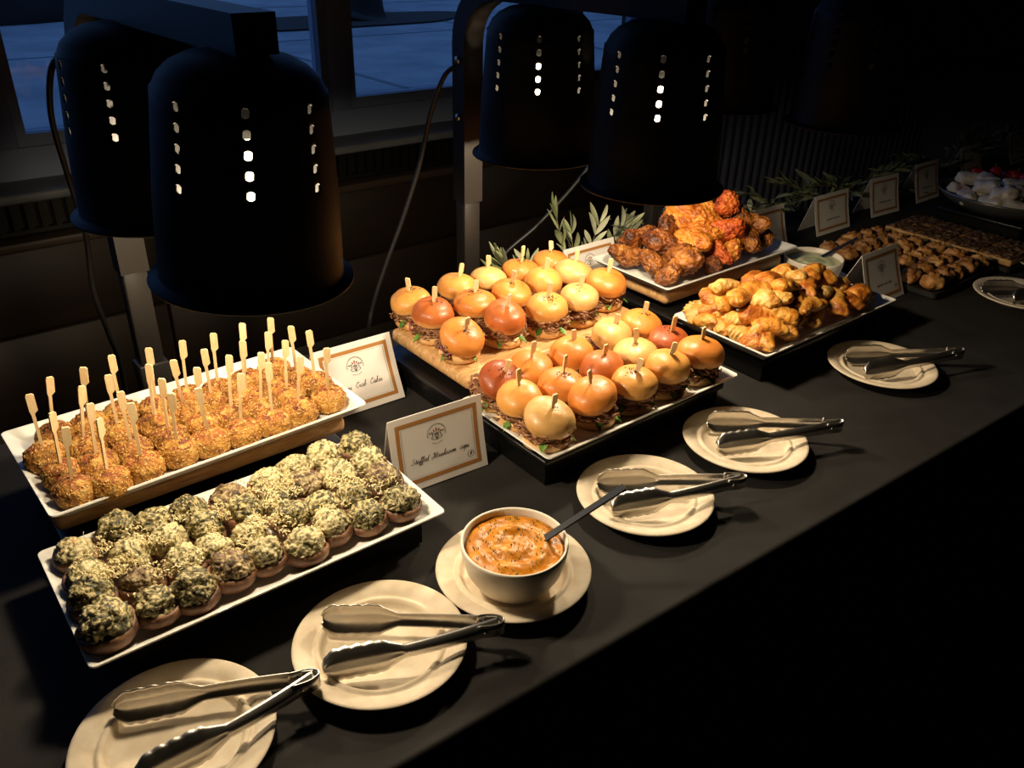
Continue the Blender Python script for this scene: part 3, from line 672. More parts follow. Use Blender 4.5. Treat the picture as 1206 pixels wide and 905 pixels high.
def sliders(lst, zb, where, rowname):
    rws = {}
    ys = sorted(c[1] for c in lst); cuts = [(ys[4] + ys[5]) / 2, (ys[9] + ys[10]) / 2]
    for c in lst: rws.setdefault(0 if c[1] < cuts[0] else 1 if c[1] < cuts[1] else 2, []).append(c)
    for r_, l in rws.items():
        l.sort(key=lambda c: c[0])
        for i, (x, y, k, ts, tf) in enumerate(l):
            t = thing('slider', '%s slider %s, %s from the crab cakes, %s' % (CN[k], where, ORD[i + 1], rowname[r_]), 'slider', (x, y, zb), (0, 0, 0), 'pulled meat sliders ' + where)
            az = rng.random() * 6.28
            link('bottom_bun', BB[(i + r_) % 3], t, rot=(0, 0, az)); link('filling', MT[(i * 2 + r_) % 5], t, rot=(0, 0, az))
            link('pickled_onion', ON[(i + r_ * 2) % 4], t, rot=(0, 0, rng.random() * 6.28)); [link('salad_leaf', LF[(i + r_ + q_) % 5], t, rot=(0, 0, -2.4 + q_ * 1.3 + rng.uniform(-.6, .6))) for q_ in range(2)]
            # tilt about axes of the diner's view
            rv = Vector((.779, -.626, 0)); fv = Vector((-.626, -.779, 0))
            ts += rng.uniform(-.08, .08); tf += rng.uniform(-.06, .06)
            R3 = Matrix.Rotation(ts, 3, -fv) @ Matrix.Rotation(tf, 3, rv)
            off = Vector((0, 0, .0325)) + rv * ts * .012 + fv * tf * .012
            b = link('top_bun', TB[BUN[k][0]][(i + r_) % 3], t, off, scale=(rng.uniform(.95, 1.06), rng.uniform(.95, 1.06), rng.uniform(.90, 1.08))); b.rotation_euler = (R3 @ Matrix.Rotation(az, 3, 'Z')).to_euler()
            if (i * 3 + r_ * 2) % 4 != 3: link('sesame_seeds', SD[(i + r_) % 4], b)['kind'] = 'stuff'
            pt = off + R3 @ Vector((0, 0, .025)); d = (R3 @ Vector((rng.uniform(-.15, .15), rng.uniform(-.15, .15), 1))).normalized(); d = (d + Vector((0, 0, .6))).normalized()
            pk = link('pick', PICKS, t, pt, scale=(1, 1, rng.uniform(.7, .9))); pk.rotation_euler = (Vector((0, 0, 1)).rotation_difference(d).to_matrix() @ Matrix.Rotation(radians(-25) + rng.uniform(-.7, .7), 3, 'Z')).to_euler()
sliders(SU, .077, 'on the wooden board', ['row by white tray', 'middle row', 'row by lamp post'])
sliders(SL, .049, 'on the white tray', ['row by paper plates', 'middle row', 'row by wooden board'])

# ------------------------------------------------------------------ fried chicken
WINGS = [(1.112, .625, .108, .0225, 0), (1.127, .602, .105, .0174, 0), (1.157, .641, .125, .023, 1), (1.118, .55, .108, .0219, 0), (1.122, .512, .106, .0201, 0), (1.166, .52, .115, .0307, 0), (1.171, .585, .135, .027, 1), (1.159, .650, .12, .0171, 1), (1.227, .603, .165, .0229, 2), (1.252, .573, .165, .032, 2), (1.316, .555, .185, .0261, 3), (1.29, .526, .15, .0259, 3), (1.209, .552, .14, .027, 2), (1.245, .542, .145, .0226, 2), (1.25, .517, .115, .0211, 3), (1.293, .517, .115, .023, 2), (1.374, .539, .145, .0236, 0), (1.344, .517, .12, .0202, 0), (1.407, .524, .11, .0176, 0), (1.281, .58, .18, .0184, 2), (1.212, .604, .15, .0214, 1), (1.229, .508, .105, .0134, 1), (1.177, .631, .135, .0184, 0), (1.338, .531, .125, .0187, 2), (1.343, .545, .16, .0186, 0), (1.201, .573, .115, .0182, 1),
         (1.25, .61, .115, .026, 1), (1.31, .60, .115, .026, 0), (1.37, .59, .115, .024, 0), (1.28, .575, .125, .024, 2), (1.40, .565, .104, .020, 2), (1.365, .525, .104, .019, 0), (1.41, .60, .104, .02, 0)]
def wing_mesh(seed, kind):
    r = random.Random(seed); v, f = ICO[5]; sv = Vector((seed * 2.9, seed * 6.1, 4))
    lobes = [(Vector((r.uniform(-1, 1), r.uniform(-.6, .6), r.uniform(-.5, .5))).normalized(), r.uniform(.25, .55), r.uniform(3, 7)) for _ in range(5)]
    out = []
    for p in v:
        s = .72
        for d, a, k in lobes: s += a * math.exp(k * (p.dot(d) - 1)) * .9
        rid = 1 - abs(noise.noise(p * 2.6 + sv)) * 2
        s += .12 * noise.noise(p * 3 + sv) + .14 * rid + .11 * noise.noise(p * 8 + sv) + .07 * abs(noise.noise(p * 15 + sv)) + .03 * noise.noise(p * 34 + sv)
        out.append(Vector((p.x * 1.18, p.y * .92, p.z * .85)) * s * .025)
    return make_mesh('fried_chicken_piece', out, f, 'wing_' + kind)
WM = {k: [wing_mesh(i * 7 + j, k) for j in range(4)] for i, (k, _) in enumerate(W_)}
WL = {0: 'brown crisp fried chicken piece', 1: 'dark charred fried chicken piece', 2: 'bright orange fried chicken piece', 3: 'reddish sauced fried chicken piece'}
for i, (x, y, z, r, h) in enumerate(WINGS):
    lay = 'atop the heap' if z > .158 else 'mid heap' if z > .122 else 'low in the heap'
    end = 'towards the sliders' if x < 1.2 else 'towards the green dip' if x > 1.3 else 'midway along'
    lb = ('large ' if r > .0245 else 'small ' if r < .0192 else 'medium ') + WL[h] + ' ' + lay + ', ' + end + (', turnover side' if y < .56 else ', garland side')
    tag(link('fried_chicken_piece', WM[W_[h][0]][i % 4], None, (x, y, z), (rng.uniform(-.7, .7), rng.uniform(-.7, .7), rng.random() * 6.28), (r * 41,) * 3), lb, 'chicken', 'heap of fried chicken pieces')

# ------------------------------------------------------------------ golden turnovers
PASTRY = [(1.088, .420, .075, 0), (1.1, .401, .085, 60), (1.085, .393, .07, 20), (1.088, .359, .07, 10), (1.09, .33, .07, 90), (1.09, .303, .072, 70), (1.098, .276, .075, 30), (1.154, .279, .075, 35), (1.105, .374, .085, 40), (1.1, .348, .085, 80), (1.111, .324, .1, -20), (1.108, .294, .09, -30), (1.149, .3, .1, -50), (1.113, .392, .125, 0), (1.109, .409, .1, 60), (1.108, .378, .105, 0), (1.111, .354, .12, 30), (1.141, .352, .125, -10), (1.138, .33, .12, 80), (1.2, .364, .125, 30), (1.18, .323, .13, 25), (1.266, .38, .12, 10), (1.253, .342, .125, 15), (1.204, .392, .115, 40), (1.24, .315, .115, 20), (1.31, .353, .115, 20), (1.333, .347, .105, -40), (1.283, .309, .1, 0), (1.199, .305, .11, 10), (1.204, .288, .105, 0), (1.295, .289, .085, 50), (1.224, .283, .075, 25), (1.378, .332, .085, 20), (1.361, .281, .085, 15), (1.183, .312, .11, 0), (1.192, .292, .09, 0), (1.151, .316, .12, 90), (1.336, .288, .08, 60), (1.165, .294, .085, 40),
          (1.17, .38, .09, 10), (1.25, .38, .09, 70), (1.32, .38, .085, 30), (1.21, .34, .1, 0), (1.28, .345, .095, 45), (1.16, .41, .085, 20), (1.24, .41, .085, 80), (1.31, .41, .08, 15), (1.15, .345, .085, 60), (1.33, .32, .08, 20), (1.405, .305, .072, 30), (1.40, .36, .07, 70), (1.36, .40, .07, 20), (1.385, .29, .07, 10)]
def turnover_mesh(seed, mt):
    r = random.Random(seed); nu, nv = 44, 26; v = []; Ln = r.uniform(.024, .031); bend = r.uniform(.1, .4); fat = r.uniform(.0145, .018); sv = Vector((seed * 3, seed * 8, 1))
    for i in range(nu + 1):
        u = -1 + 2 * i / nu; th = math.sqrt(max(0, 1 - abs(u) ** 2.3)); cx = Ln * u; cy = -bend * .03 * u * u
        for j in range(nv):
            a = 2 * pi * j / nv; ry = fat * th * 1.1; rz_ = fat * th * .9
            e = max(0, cos(a)) ** 6; crimp = e * (.0055 + .0018 * sin(u * 24)) * (.35 + .65 * th); lift = e * .0018 * sin(u * 24 + 1)
            p = Vector((cx, cy + ry * cos(a) + crimp, rz_ * sin(a) + lift))
            p *= 1 + .16 * noise.noise(p * 55 + sv) + .10 * noise.noise(p * 120 + sv) + .04 * noise.noise(p * 260 + sv); v.append(p)
    f = [(i * nv + j, i * nv + (j + 1) % nv, (i + 1) * nv + (j + 1) % nv, (i + 1) * nv + j) for i in range(nu) for j in range(nv)]
    bmv = make_mesh('turnover', v, f, mt); return bmv
TO = [turnover_mesh(k, 'pastry_' + PST[(0, 1, 1, 2)[k % 4]][0]) for k in range(8)]
for i, (x, y, z, g) in enumerate(PASTRY):
    ga = radians(g) + rng.uniform(-.4, .4); y = max(y, .287); way = 'lying lengthwise' if abs(cos(ga)) > .72 else 'lying crosswise'
    lay = 'atop the heap' if z > .112 else 'mid heap' if z > .088 else 'low on the tray'
    end = 'by the sliders' if x < 1.16 else 'by the name card' if x > 1.3 else 'midway along'
    tag(link('turnover', TO[(i * 3 + i // 8) % 8], None, (x, y, z - .004), (rng.uniform(-.5, .5), rng.uniform(-.35, .35), ga), (rng.uniform(.92, 1.1),) * 3),
        '%s crimped turnover %s %s %s, %s' % (('pale', 'golden', 'golden', 'well browned')[((i * 3 + i // 8) % 8) % 4], way, lay, end, 'garland side' if y > .35 else 'mid width' if y > .305 else 'plate side'), 'turnover', 'heap of golden turnovers')

# ------------------------------------------------------------------ paper plates, tongs
v, f = lathe([(0, .0030), (.0545, .0030), (.0570, .0045), (.0590, .0090), (.0608, .0120), (.0630, .0128), (.0650, .0118), (.0664, .0108), (.0682, .0112), (.0705, .0132), (.0780, .0152), (.0840, .0164), (.0868, .0160), (.0875, .0150), (.0868, .0138), (.083, .0132), (.066, .0075), (.060, .003), (.057, .0008), (.050, 0), (0, 0)], 96)
PLATE = make_mesh('paper_plate', v, f, 'plate')
def plate(x, y, label, z=.0006): tag(link('paper_plate', PLATE, None, (x, y, z)), label, 'plate', 'round beige paper plates')
plate(.097, .165, 'beige paper plate at the end of the row, below the mushroom tray corner')
plate(.299, .151, 'beige paper plate with tongs between the orange sauce bowl and end plate')
plate(.474, .155, 'beige paper plate under the bowl of orange sauce')
plate(.696, .163, 'beige paper plate with tongs beside the orange sauce bowl, below the sliders')
plate(.906, .168, 'beige paper plate with tongs past the slider tray corner')
plate(1.281, .176, 'beige paper plate with tongs in front of the turnovers')
plate(1.800, .175, 'beige paper plate with tongs in front of the dark puff tray')
plate(2.055, .205, 'beige paper plate in front of the flatbread')
plate(1.520, .478, 'beige paper plate under the bowl of green dip')

def tong_arm(L_, side):
    nu, nv = 60, 10; v = []; hl = .078; hs = L_ - hl
    for i in range(nu + 1):
        s = L_ * i / nu
        if s < hs: hw = .0085 - .0015 * (s / hs); ch = .0045; sc_ = 0
        else:
            q = (s - hs) / hl; hw = .0070 + (.0165 - .0070) * min(1, q / .28) ** 1.0 if q < .28 else .0165 * (1 if q < .78 else math.sqrt(max(0.02, 1 - ((q - .78) / .225) ** 2)))
            ch = .0045 + .003 * min(1, q / .3); sc_ = .0016 if q > .2 else 0
            hw += sc_ * abs(sin(q * pi * 6.5)) - sc_ * .5
        bow = .007 * sin(pi * min(1, s / L_ * 1.15)) * .8
        for j in range(nv + 1):
            w = -1 + 2 * j / nv
            out = bow + ch * (1 - w * w) * (1.0 if s < hs else .8)
            if s >= hs and abs(w) < .12: out -= .0012
            v.append((s, side * out, w * hw))
    f = [(i * (nv + 1) + j, (i + 1) * (nv + 1) + j, (i + 1) * (nv + 1) + j + 1, i * (nv + 1) + j + 1) for i in range(nu) for j in range(nv)]
    return make_mesh('arm', v, f, 'steel')
def tongs(p, h1, h2, label, zp=.030, zh=.0225, tw=.35):
    P = Vector((p[0], p[1], zp)); t = thing('serving_tongs', label, 'tongs', (p[0], p[1], zp), (0, 0, 0), 'steel serving tongs')
    for k, (h, side) in enumerate(((h1, -1), (h2, 1))):
        d = Vector((h[0], h[1], zh)) - P; L_ = d.length; d.normalize()
        # local x along the arm, local z is the width of the blade, mostly upright
        zax = (Vector((0, 0, 1)) - d * d.z).normalized(); yax = zax.cross(d)
        m = Matrix((d, yax, zax)).transposed() @ Matrix.Rotation(tw, 3, 'X')
        a = link('arm', tong_arm(L_, side), t); a.rotation_euler = m.to_euler()
        md = a.modifiers.new('sheet', 'SOLIDIFY'); md.thickness = .0011; md.offset = 0
    d1 = (Vector((h1[0], h1[1], zp)) - P).normalized(); d2 = (Vector((h2[0], h2[1], zp)) - P).normalized(); mid = (d1 + d2).normalized(); sd = Vector((-mid.y, mid.x, 0))
    Q = [mid * .022 + sd * .008, mid * .006 + sd * .0075, -mid * .003 + sd * .004, -mid * .005, -mid * .003 - sd * .004, mid * .006 - sd * .0075, mid * .022 - sd * .008]
    Q = catmull(Q, 4); v = []; n_ = len(Q)
    for q in Q: v += [q + Vector((0, 0, -.008)), q + Vector((0, 0, .008))]
    o = link('spring_bend', make_mesh('spring_bend', v, [(2 * i, 2 * i + 2, 2 * i + 3, 2 * i + 1) for i in range(n_ - 1)], 'steel'), t); md = o.modifiers.new('sheet', 'SOLIDIFY'); md.thickness = .0012; md.offset = 0
    v, f = tube([mid * .014 - sd * .011, mid * .014 + sd * .011], .0022, 10); link('pin', make_mesh('pin', v, f, 'steel'), t)
tongs((.218, .134), (.061, .218), (.055, .135), 'steel tongs on the end paper plate, below the mushroom tray corner')
tongs((.397, .083), (.262, .205), (.233, .147), 'steel tongs on the paper plate next to the orange sauce bowl')
tongs((.799, .093), (.656, .210), (.630, .160), 'steel tongs with dark scalloped arm on the plate below the sliders')
tongs((1.022, .095), (.887, .222), (.847, .173), 'steel tongs on the paper plate past the slider tray corner')
tongs((1.398, .104), (1.245, .222), (1.212, .170), 'steel tongs on the paper plate in front of the turnovers')
tongs((1.870, .108), (1.742, .228), (1.733, .165), 'steel tongs on the paper plate in front of the dark puff tray')

# ------------------------------------------------------------------ bowls of sauce
v, f = lathe([(0, .004), (.030, .004), (.041, .012), (.050, .028), (.0545, .047), (.0555, .0585), (.0568, .0600), (.0585, .0595), (.0588, .057), (.0575, .045), (.053, .026), (.043, .008), (.033, .001), (.030, 0), (0, 0)], 72)
BOWL = make_mesh('bowl', v, f, 'bowl')
def sauce_mesh(name, mt, R, zc, seed, swirl):
    v = [(0, 0, zc)]; n = 72; rings = 26; f = []
    for i in range(1, rings + 1):
        r = R * i / rings
        for k in range(n):
            a = 2 * pi * k / n; x, y = r * cos(a), r * sin(a)
            h = swirl * (.0022 * sin(r * 260 + a * 1.0) * math.exp(-((r - .03) / .02) ** 2) + .0022 * noise.noise(Vector((x * 70, y * 70, seed))) + .0012 * noise.noise(Vector((x * 190, y * 190, seed)))) + .004 * swirl * (1 - (r / R) ** 2)
            v.append((x, y, zc + h * (1 if i < rings else 0)))
    for k in range(n): f.append((0, 1 + k, 1 + (k + 1) % n))
    for i in range(rings - 1):
        for k in range(n): j = (k + 1) % n; f.append((1 + i * n + k, 1 + i * n + j, 1 + (i + 1) * n + j, 1 + (i + 1) * n + k))
    b0 = len(v); v += [(R * .97 * cos(2 * pi * k / n), R * .97 * sin(2 * pi * k / n), zc - .006) for k in range(n)]
    for k in range(n): j = (k + 1) % n; f.append((b0 - n + k, b0 - n + j, b0 + j, b0 + k))
    f.append(tuple(range(b0 + n - 1, b0 - 1, -1)))
    return make_mesh(name, v, f, mt)
tag(link('sauce_bowl', BOWL, None, (.466, .145, .0045)), 'round off-white bowl of orange sauce on a paper plate', 'bowl', 'round dip bowls')
sc_ = thing('dipping_sauce', 'thick orange herb-flecked sauce filling the bowl', 'sauce', (.466, .145, .0045))
link('sauce', sauce_mesh('sauce', 'sauce', .0534, .0515, 1, 1.0), sc_)
mb = MB(); r = random.Random(5)
for k in range(150):
    rr = .050 * math.sqrt(r.random()); a = r.random() * 6.28; s = r.uniform(.0004, .0013); b_ = r.random() * 6.28; z = .0545 + .0032 * (1 - (rr / .05) ** 2) + .0005
    mb.add([(rr * cos(a) + s * cos(b_ + q) * (1 if q_ % 2 else .6), rr * sin(a) + s * sin(b_ + q), z) for q_, q in enumerate((0, 1.6, 3.1, 4.7))] + [(rr * cos(a), rr * sin(a), z - .003)], [(0, 1, 2, 3), (0, 4, 1), (1, 4, 2), (2, 4, 3), (3, 4, 0)])
link('herb_flecks', mb.mesh('herb_flecks', 'herb', smooth=False), sc_)['kind'] = 'stuff'
tag(link('sauce_bowl', BOWL, None, (1.514, .473, .0045)), 'round white bowl of pale green dip on a paper plate', 'bowl', 'round dip bowls')
tag(link('green_dip', sauce_mesh('green_dip', 'dip', .0534, .0505, 2, .5), None, (1.514, .473, .0045)), 'pale green creamy dip filling the white bowl', 'dip')
def spoon(p0, p1, label):
    p0 = Vector(p0); p1 = Vector(p1); d = (p1 - p0); L_ = d.length; d.normalize(); s = d.cross(Vector((0, 0, 1))).normalized(); n_ = s.cross(d)
    t = thing('serving_spoon', label, 'spoon', p0)
    v = []; f = []; prof = [(-.012, .0062), (0, .0062), (.006, .0052), (.02, .0045), (L_ * .7, .0045), (L_ - .006, .0052), (L_, .0048)]
    for q, w in prof: v += [d * q + s * w + n_ * .0014, d * q - s * w + n_ * .0014, d * q - s * w * .8 - n_ * .0016, d * q + s * w * .8 - n_ * .0016]
    for i in range(len(prof) - 1):
        for k in range(4): f.append((i * 4 + k, i * 4 + (k + 1) % 4, i * 4 + 4 + (k + 1) % 4, i * 4 + 4 + k))
    f += [(3, 2, 1, 0), tuple(range(len(v) - 4, len(v)))]
    link('handle', make_mesh('handle', v, f, 'plastic', sharp=35), t)
    v, f = ICO[3]; link('spoon_head', make_mesh('spoon_head', [Vector((p.x * .016, p.y * .012, p.z * .004)) - d * .02 - Vector((0, 0, .006)) for p in v], f, 'plastic'), t)
spoon((.4965, .132, .058), (.572, .090, .120), 'black plastic spoon handle standing in the orange sauce')
spoon((1.545, .475, .056), (1.59, .430, .100), 'black plastic spoon handle standing in the green dip')

# ------------------------------------------------------------------ tent cards
GL = {'S': [[(.95, 1.8), (.7, 2.0), (.3, 1.75), (.35, 1.3), (.75, .85), (.7, .25), (.3, 0), (-.1, .2), (-.05, .5)]],
 't': [[(-.1, .2), (.3, 1.0), (.38, 1.6)], [(.38, 1.6), (.25, .3), (.4, 0), (.7, .25)], [(.1, 1.05), (.65, 1.1)]],
 'u': [[(-.1, .4), (.15, 1), (.08, .3), (.3, 0), (.6, .3), (.78, 1)], [(.78, 1), (.72, .2), (.88, 0), (1.1, .3)]],
 'f': [[(-.1, .2), (.35, 1.0), (.6, 1.9), (.45, 2.05), (.3, 1.5), (.15, -.6), (0, -.95), (-.15, -.7), (.2, -.1), (.65, .3)]],
 'e': [[(-.1, .3), (.3, .45), (.6, .8), (.4, 1), (.15, .7), (.15, .2), (.4, 0), (.8, .3)]],
 'd': [[(.7, .85), (.45, 1), (.1, .65), (.1, .15), (.35, 0), (.65, .4), (1.0, 2.0)], [(.78, 1.2), (.7, .2), (.85, 0), (1.05, .25)]],
 'M': [[(-.3, .4), (-.35, 0), (0, .1), (.5, 1.4), (.55, 2.0)], [(.55, 2.0), (.7, .3), (.75, 0)], [(.75, 0), (1.2, 1.3), (1.5, 1.95)], [(1.5, 1.95), (1.45, .4), (1.6, 0), (1.9, .3)], [(.55, 2), (.2, 1.85), (0, 1.5)]],
 's': [[(-.1, .25), (.35, 1.0), (.3, .75), (.5, .35), (.3, 0), (0, .1)], [(.3, 0), (.7, .3)]],
 'h': [[(-.1, .2), (.35, 1.1), (.55, 1.95), (.4, 2.0), (.15, 0)], [(.15, .1), (.4, .85), (.6, .95), (.62, .5), (.62, .1), (.75, 0), (1, .3)]],
 'r': [[(-.1, .3), (.2, 1), (.15, .85), (.45, .9), (.4, .3), (.55, 0), (.8, .3)]],
 'o': [[(.5, .95), (.15, .75), (.08, .25), (.35, 0), (.65, .35), (.6, .85), (.4, .98), (.65, .75), (.95, .8)]],
 'm': [[(-.1, .4), (.12, 1), (.05, 0)], [(.07, .2), (.35, .95), (.45, .9), (.4, 0)], [(.42, .2), (.72, .95), (.84, .85), (.78, .15), (.92, 0), (1.15, .3)]],
 'c': [[(.6, .8), (.4, 1), (.1, .65), (.12, .15), (.38, 0), (.75, .3)]],
 'a': [[(.65, .85), (.4, 1), (.1, .65), (.1, .15), (.32, 0), (.62, .4), (.75, 1)], [(.75, 1), (.68, .2), (.82, 0), (1.02, .3)]],
 'p': [[(-.1, .3), (.25, 1.05), (.0, -.95)], [(.15, .3), (.4, .95), (.7, .85), (.65, .25), (.35, 0), (.12, .2)], [(.6, .15), (.95, .3)]],
 'i': [[(-.1, .3), (.18, 1), (.1, .2), (.25, 0), (.5, .3)], [(.28, 1.45), (.33, 1.55)]],
 'n': [[(-.1, .4), (.12, 1), (.05, 0)], [(.07, .2), (.38, .95), (.52, .85), (.45, .15), (.6, 0), (.85, .3)]],
 'C': [[(1.0, 1.65), (.8, 2.0), (.4, 1.75), (.12, .9), (.25, .15), (.6, 0), (1.0, .4)], [(.8, 2), (.7, 1.6), (.95, 1.5)]],
 'b': [[(-.1, .2), (.35, 1.1), (.5, 1.95), (.35, 2.0), (.1, .3), (.25, 0), (.55, .2), (.55, .75), (.4, .9), (.6, .7), (.9, .8)]],
 'k': [[(-.1, .2), (.35, 1.1), (.5, 1.95), (.35, 2.0), (.12, 0)], [(.14, .4), (.45, .95), (.55, .7), (.22, .5), (.5, .05), (.85, .3)]], ' ': []}
ADV = {'S': 1.15, 'M': 1.95, 'm': 1.1, 'f': .62, 'i': .5, 't': .62, 'e': .68, 's': .62, 'r': .72, 'c': .68, 'C': 1.05, ' ': 1.25, 'n': .85, 'b': .78, 'k': .78, 'h': .92, 'o': .78, 'p': .85, 'a': .92, 'u': 1.0, 'd': .98}
def ribbon(mb, P, w):
    P = [Vector((p[0], p[1], 0)) for p in P]; v = []
    for i, p in enumerate(P):
        t = P[min(i + 1, len(P) - 1)] - P[max(0, i - 1)]
        if t.length < 1e-9: t = Vector((1, 0, 0))
        t.normalize(); n_ = Vector((-t.y, t.x, 0)); ww = w * (.65 + .7 * abs(t.y)); v += [p + n_ * ww / 2, p - n_ * ww / 2]
    mb.add(v, [(2 * i, 2 * i + 1, 2 * i + 3, 2 * i + 2) for i in range(len(P) - 1)])
def script_text(mb, s, cx, cy, xh, w):
    K = 1.22; tot = K * sum(ADV.get(c, .8) for c in s); x = -tot / 2
    for c in s:
        for st in GL.get(c, []):
            P = [((px * 1.1 + x + .3 * py) * xh + cx, py * xh + cy, 0) for px, py in st]; ribbon(mb, catmull(P, 4), w)
        x += K * ADV.get(c, .8)
def ring_pts(cx, cy, r, a0, a1, n): return [(cx + r * cos(a0 + (a1 - a0) * i / n), cy + r * sin(a0 + (a1 - a0) * i / n)) for i in range(n + 1)]
def disc(mb, cx, cy, rx, ry, rot=0, n=10):
    v = [(cx + rx * cos(a) * cos(rot) - ry * sin(a) * sin(rot), cy + rx * cos(a) * sin(rot) + ry * sin(a) * cos(rot), 0) for a in [2 * pi * i / n for i in range(n)]]; mb.add(v, [tuple(range(n))])
def emblem(mi, mr, cx, cy, R):
    for k in range(26):      # ring of tiny unreadable lettering, as dashes
        a = pi * (1.06 - 1.12 * k / 25); ribbon(mi, [(cx + R * cos(a), cy + R * sin(a)), (cx + R * 1.12 * cos(a + .03), cy + R * 1.12 * sin(a + .03))], R * .05)
        ribbon(mi, ring_pts(cx, cy, R * (1.0 + .12 * (k % 2)), a, a - .09, 2), R * .035)
    for k in range(9):
        a = pi * (1.33 + .34 * k / 8); ribbon(mi, ring_pts(cx, cy, R * 1.1, a, a + .07, 2), R * .09)
    for s in (-1, 1):
        ribbon(mi, catmull([(cx + s * .08 * R, cy + .1 * R, 0), (cx + s * .2 * R, cy - .25 * R, 0), (cx + s * .05 * R, cy - .55 * R, 0), (cx + s * .3 * R, cy - .6 * R, 0), (cx + s * .62 * R, cy - .45 * R, 0), (cx + s * .55 * R, cy - .25 * R, 0)], 4), R * .06)
        ribbon(mi, catmull([(cx + s * .08 * R, cy - .1 * R, 0), (cx + s * .35 * R, cy + .1 * R, 0), (cx + s * .75 * R, cy + .15 * R, 0)], 4), R * .06)
        disc(mi, cx + s * .78 * R, cy + .17 * R, R * .1, R * .085); disc(mi, cx + s * .52 * R, cy + .2 * R, R * .08, R * .1); disc(mi, cx + s * .48 * R, cy - .08 * R, R * .07, R * .1); disc(mi, cx + s * .45 * R, cy - .3 * R, R * .06, R * .05)
        disc(mr, cx + s * .28 * R, cy + .38 * R, R * .09, R * .17, -s * .5); disc(mi, cx + s * .06 * R, cy - .62 * R, R * .05, R * .09)
    disc(mr, cx, cy + .5 * R, R * .1, R * .2); ribbon(mi, [(cx, cy + .3 * R), (cx, cy - .5 * R)], R * .05)
def card(x, y, yawd, w, h, tilt, label, text=None, icon=False, scrib=0):
    t = thing('name_card', label, 'card', (x, y, .0008), (0, 0, radians(yawd)), 'white tent cards with bronze border')
    th = .0007; Y, Z = sin(tilt), cos(tilt); pan = MB(); nn = 6
    cv = lambda q: -.0022 * sin(pi * q)             # slight bow of the paper
    v = []
    for i in range(nn + 1):
        q = i / nn
        for sx in (-1, 1):
            for o_ in (0, th): v.append((sx * w / 2, q * h * Y + o_ - cv(q) * Z, q * h * Z + cv(q) * Y + .0))
    f = []
    for i in range(nn):
        a = i * 4; f += [(a, a + 2, a + 6, a + 4), (a + 1, a + 5, a + 7, a + 3), (a, a + 4, a + 5, a + 1), (a + 2, a + 3, a + 7, a + 6)]
    f += [(0, 1, 3, 2), (nn * 4, nn * 4 + 2, nn * 4 + 3, nn * 4 + 1)]
    link('front_panel', make_mesh('front_panel', v, f, 'paper', sharp=40), t)
    a, b_ = h * Y, h * Z; e = 2 * h * Y + .004
    link('rear_panel', make_mesh('rear_panel', [(s * w / 2, q, z) for s in (-1, 1) for q, z in ((a, b_), (a + th, b_ + .0003), (e + th, 0), (e, 0))], [(0, 1, 2, 3), (4, 7, 6, 5), (0, 4, 5, 1), (1, 5, 6, 2), (2, 6, 7, 3), (3, 7, 4, 0)], 'paper', smooth=False), t)
    def onto(mb, name, mt, lift, parent=t):
        v2 = []
        for p in mb.v:
            q = p[1] / h; v2.append((p[0], q * h * Y - cv(q) * Z - lift * Z, q * h * Z + cv(q) * Y + lift * Y))
        if v2: link(name, make_mesh(name, v2, mb.f, mt, smooth=False), parent)
    bd = MB(); m0, bw = .009, .0055
    def strip(xa, xb, ya, yb, n=8):
        v = []
        for i in range(n + 1): v += [(xa, ya + (yb - ya) * i / n, 0), (xb, ya + (yb - ya) * i / n, 0)]
        bd.add(v, [(2 * i, 2 * i + 1, 2 * i + 3, 2 * i + 2) for i in range(n)])
    W2 = w / 2
    strip(-W2 + m0, -W2 + m0 + bw, m0, h - m0); strip(W2 - m0 - bw, W2 - m0, m0, h - m0); strip(-W2 + m0 + bw, W2 - m0 - bw, m0, m0 + bw, 1); strip(-W2 + m0 + bw, W2 - m0 - bw, h - m0 - bw, h - m0, 1)
    onto(bd, 'border', 'bronze', .0003)
    mi, mr = MB(), MB(); emblem(mi, mr, -.002, h * .66, .0125)
    il = m0 + bw + .0022
    for P in ([(-W2 + il, il + (h - 2 * il) * i / 8) for i in range(9)], [(W2 - il, il + (h - 2 * il) * i / 8) for i in range(9)], [(-W2 + il, il), (W2 - il, il)], [(-W2 + il, h - il), (W2 - il, h - il)]): ribbon(mi, P, .0003)
    if icon:
        cx, cy = W2 - .024, .0245; ribbon(mi, ring_pts(cx, cy, .0048, 0, 2 * pi, 24), .0005); disc(mi, cx + .0004, cy + .0006, .0012, .003, -.5); ribbon(mi, [(cx - .002, cy - .0035), (cx + .002, cy + .0035)], .0004)
    onto(mi, 'emblem', 'ink', .0004); onto(mr, 'emblem_accent', 'ink_red', .0004)
    tx = MB()
    if text: script_text(tx, text, 0, h * .34, .0037 if len(text) > 16 else .0042, .00055)
    else:
        r = random.Random(scrib); x_ = -.024
        while x_ < .024:
            ln = r.uniform(.007, .014); ribbon(tx, catmull([(x_ + ln * k / 9, h * .34 + .0022 * ((k % 2) * 2 - 1) * r.uniform(.5, 1.2), 0) for k in range(10)], 2), .0007); x_ += ln + .003
    onto(tx, 'lettering', 'ink', .0004)
card(.533, .577, -1.5, .130, .103, .40, 'white tent card with bronze border lettered Mini Crab Cakes', 'Mini Crab Cakes')
card(.519, .356, -4.3, .138, .103, .19, 'white tent card with bronze border lettered Stuffed Mushroom caps', 'Stuffed Mushroom caps', True)
card(1.571, .330, 0, .130, .105, .38, 'white tent card standing beside the golden turnovers', None, True, 1)
card(1.62, .645, 0, .135, .098, .32, 'white tent card half hidden behind the fried chicken and dip', None, False, 2)
card(1.869, .642, -.5, .140, .094, .27, 'white tent card behind the dark tray of puffs', None, False, 3)
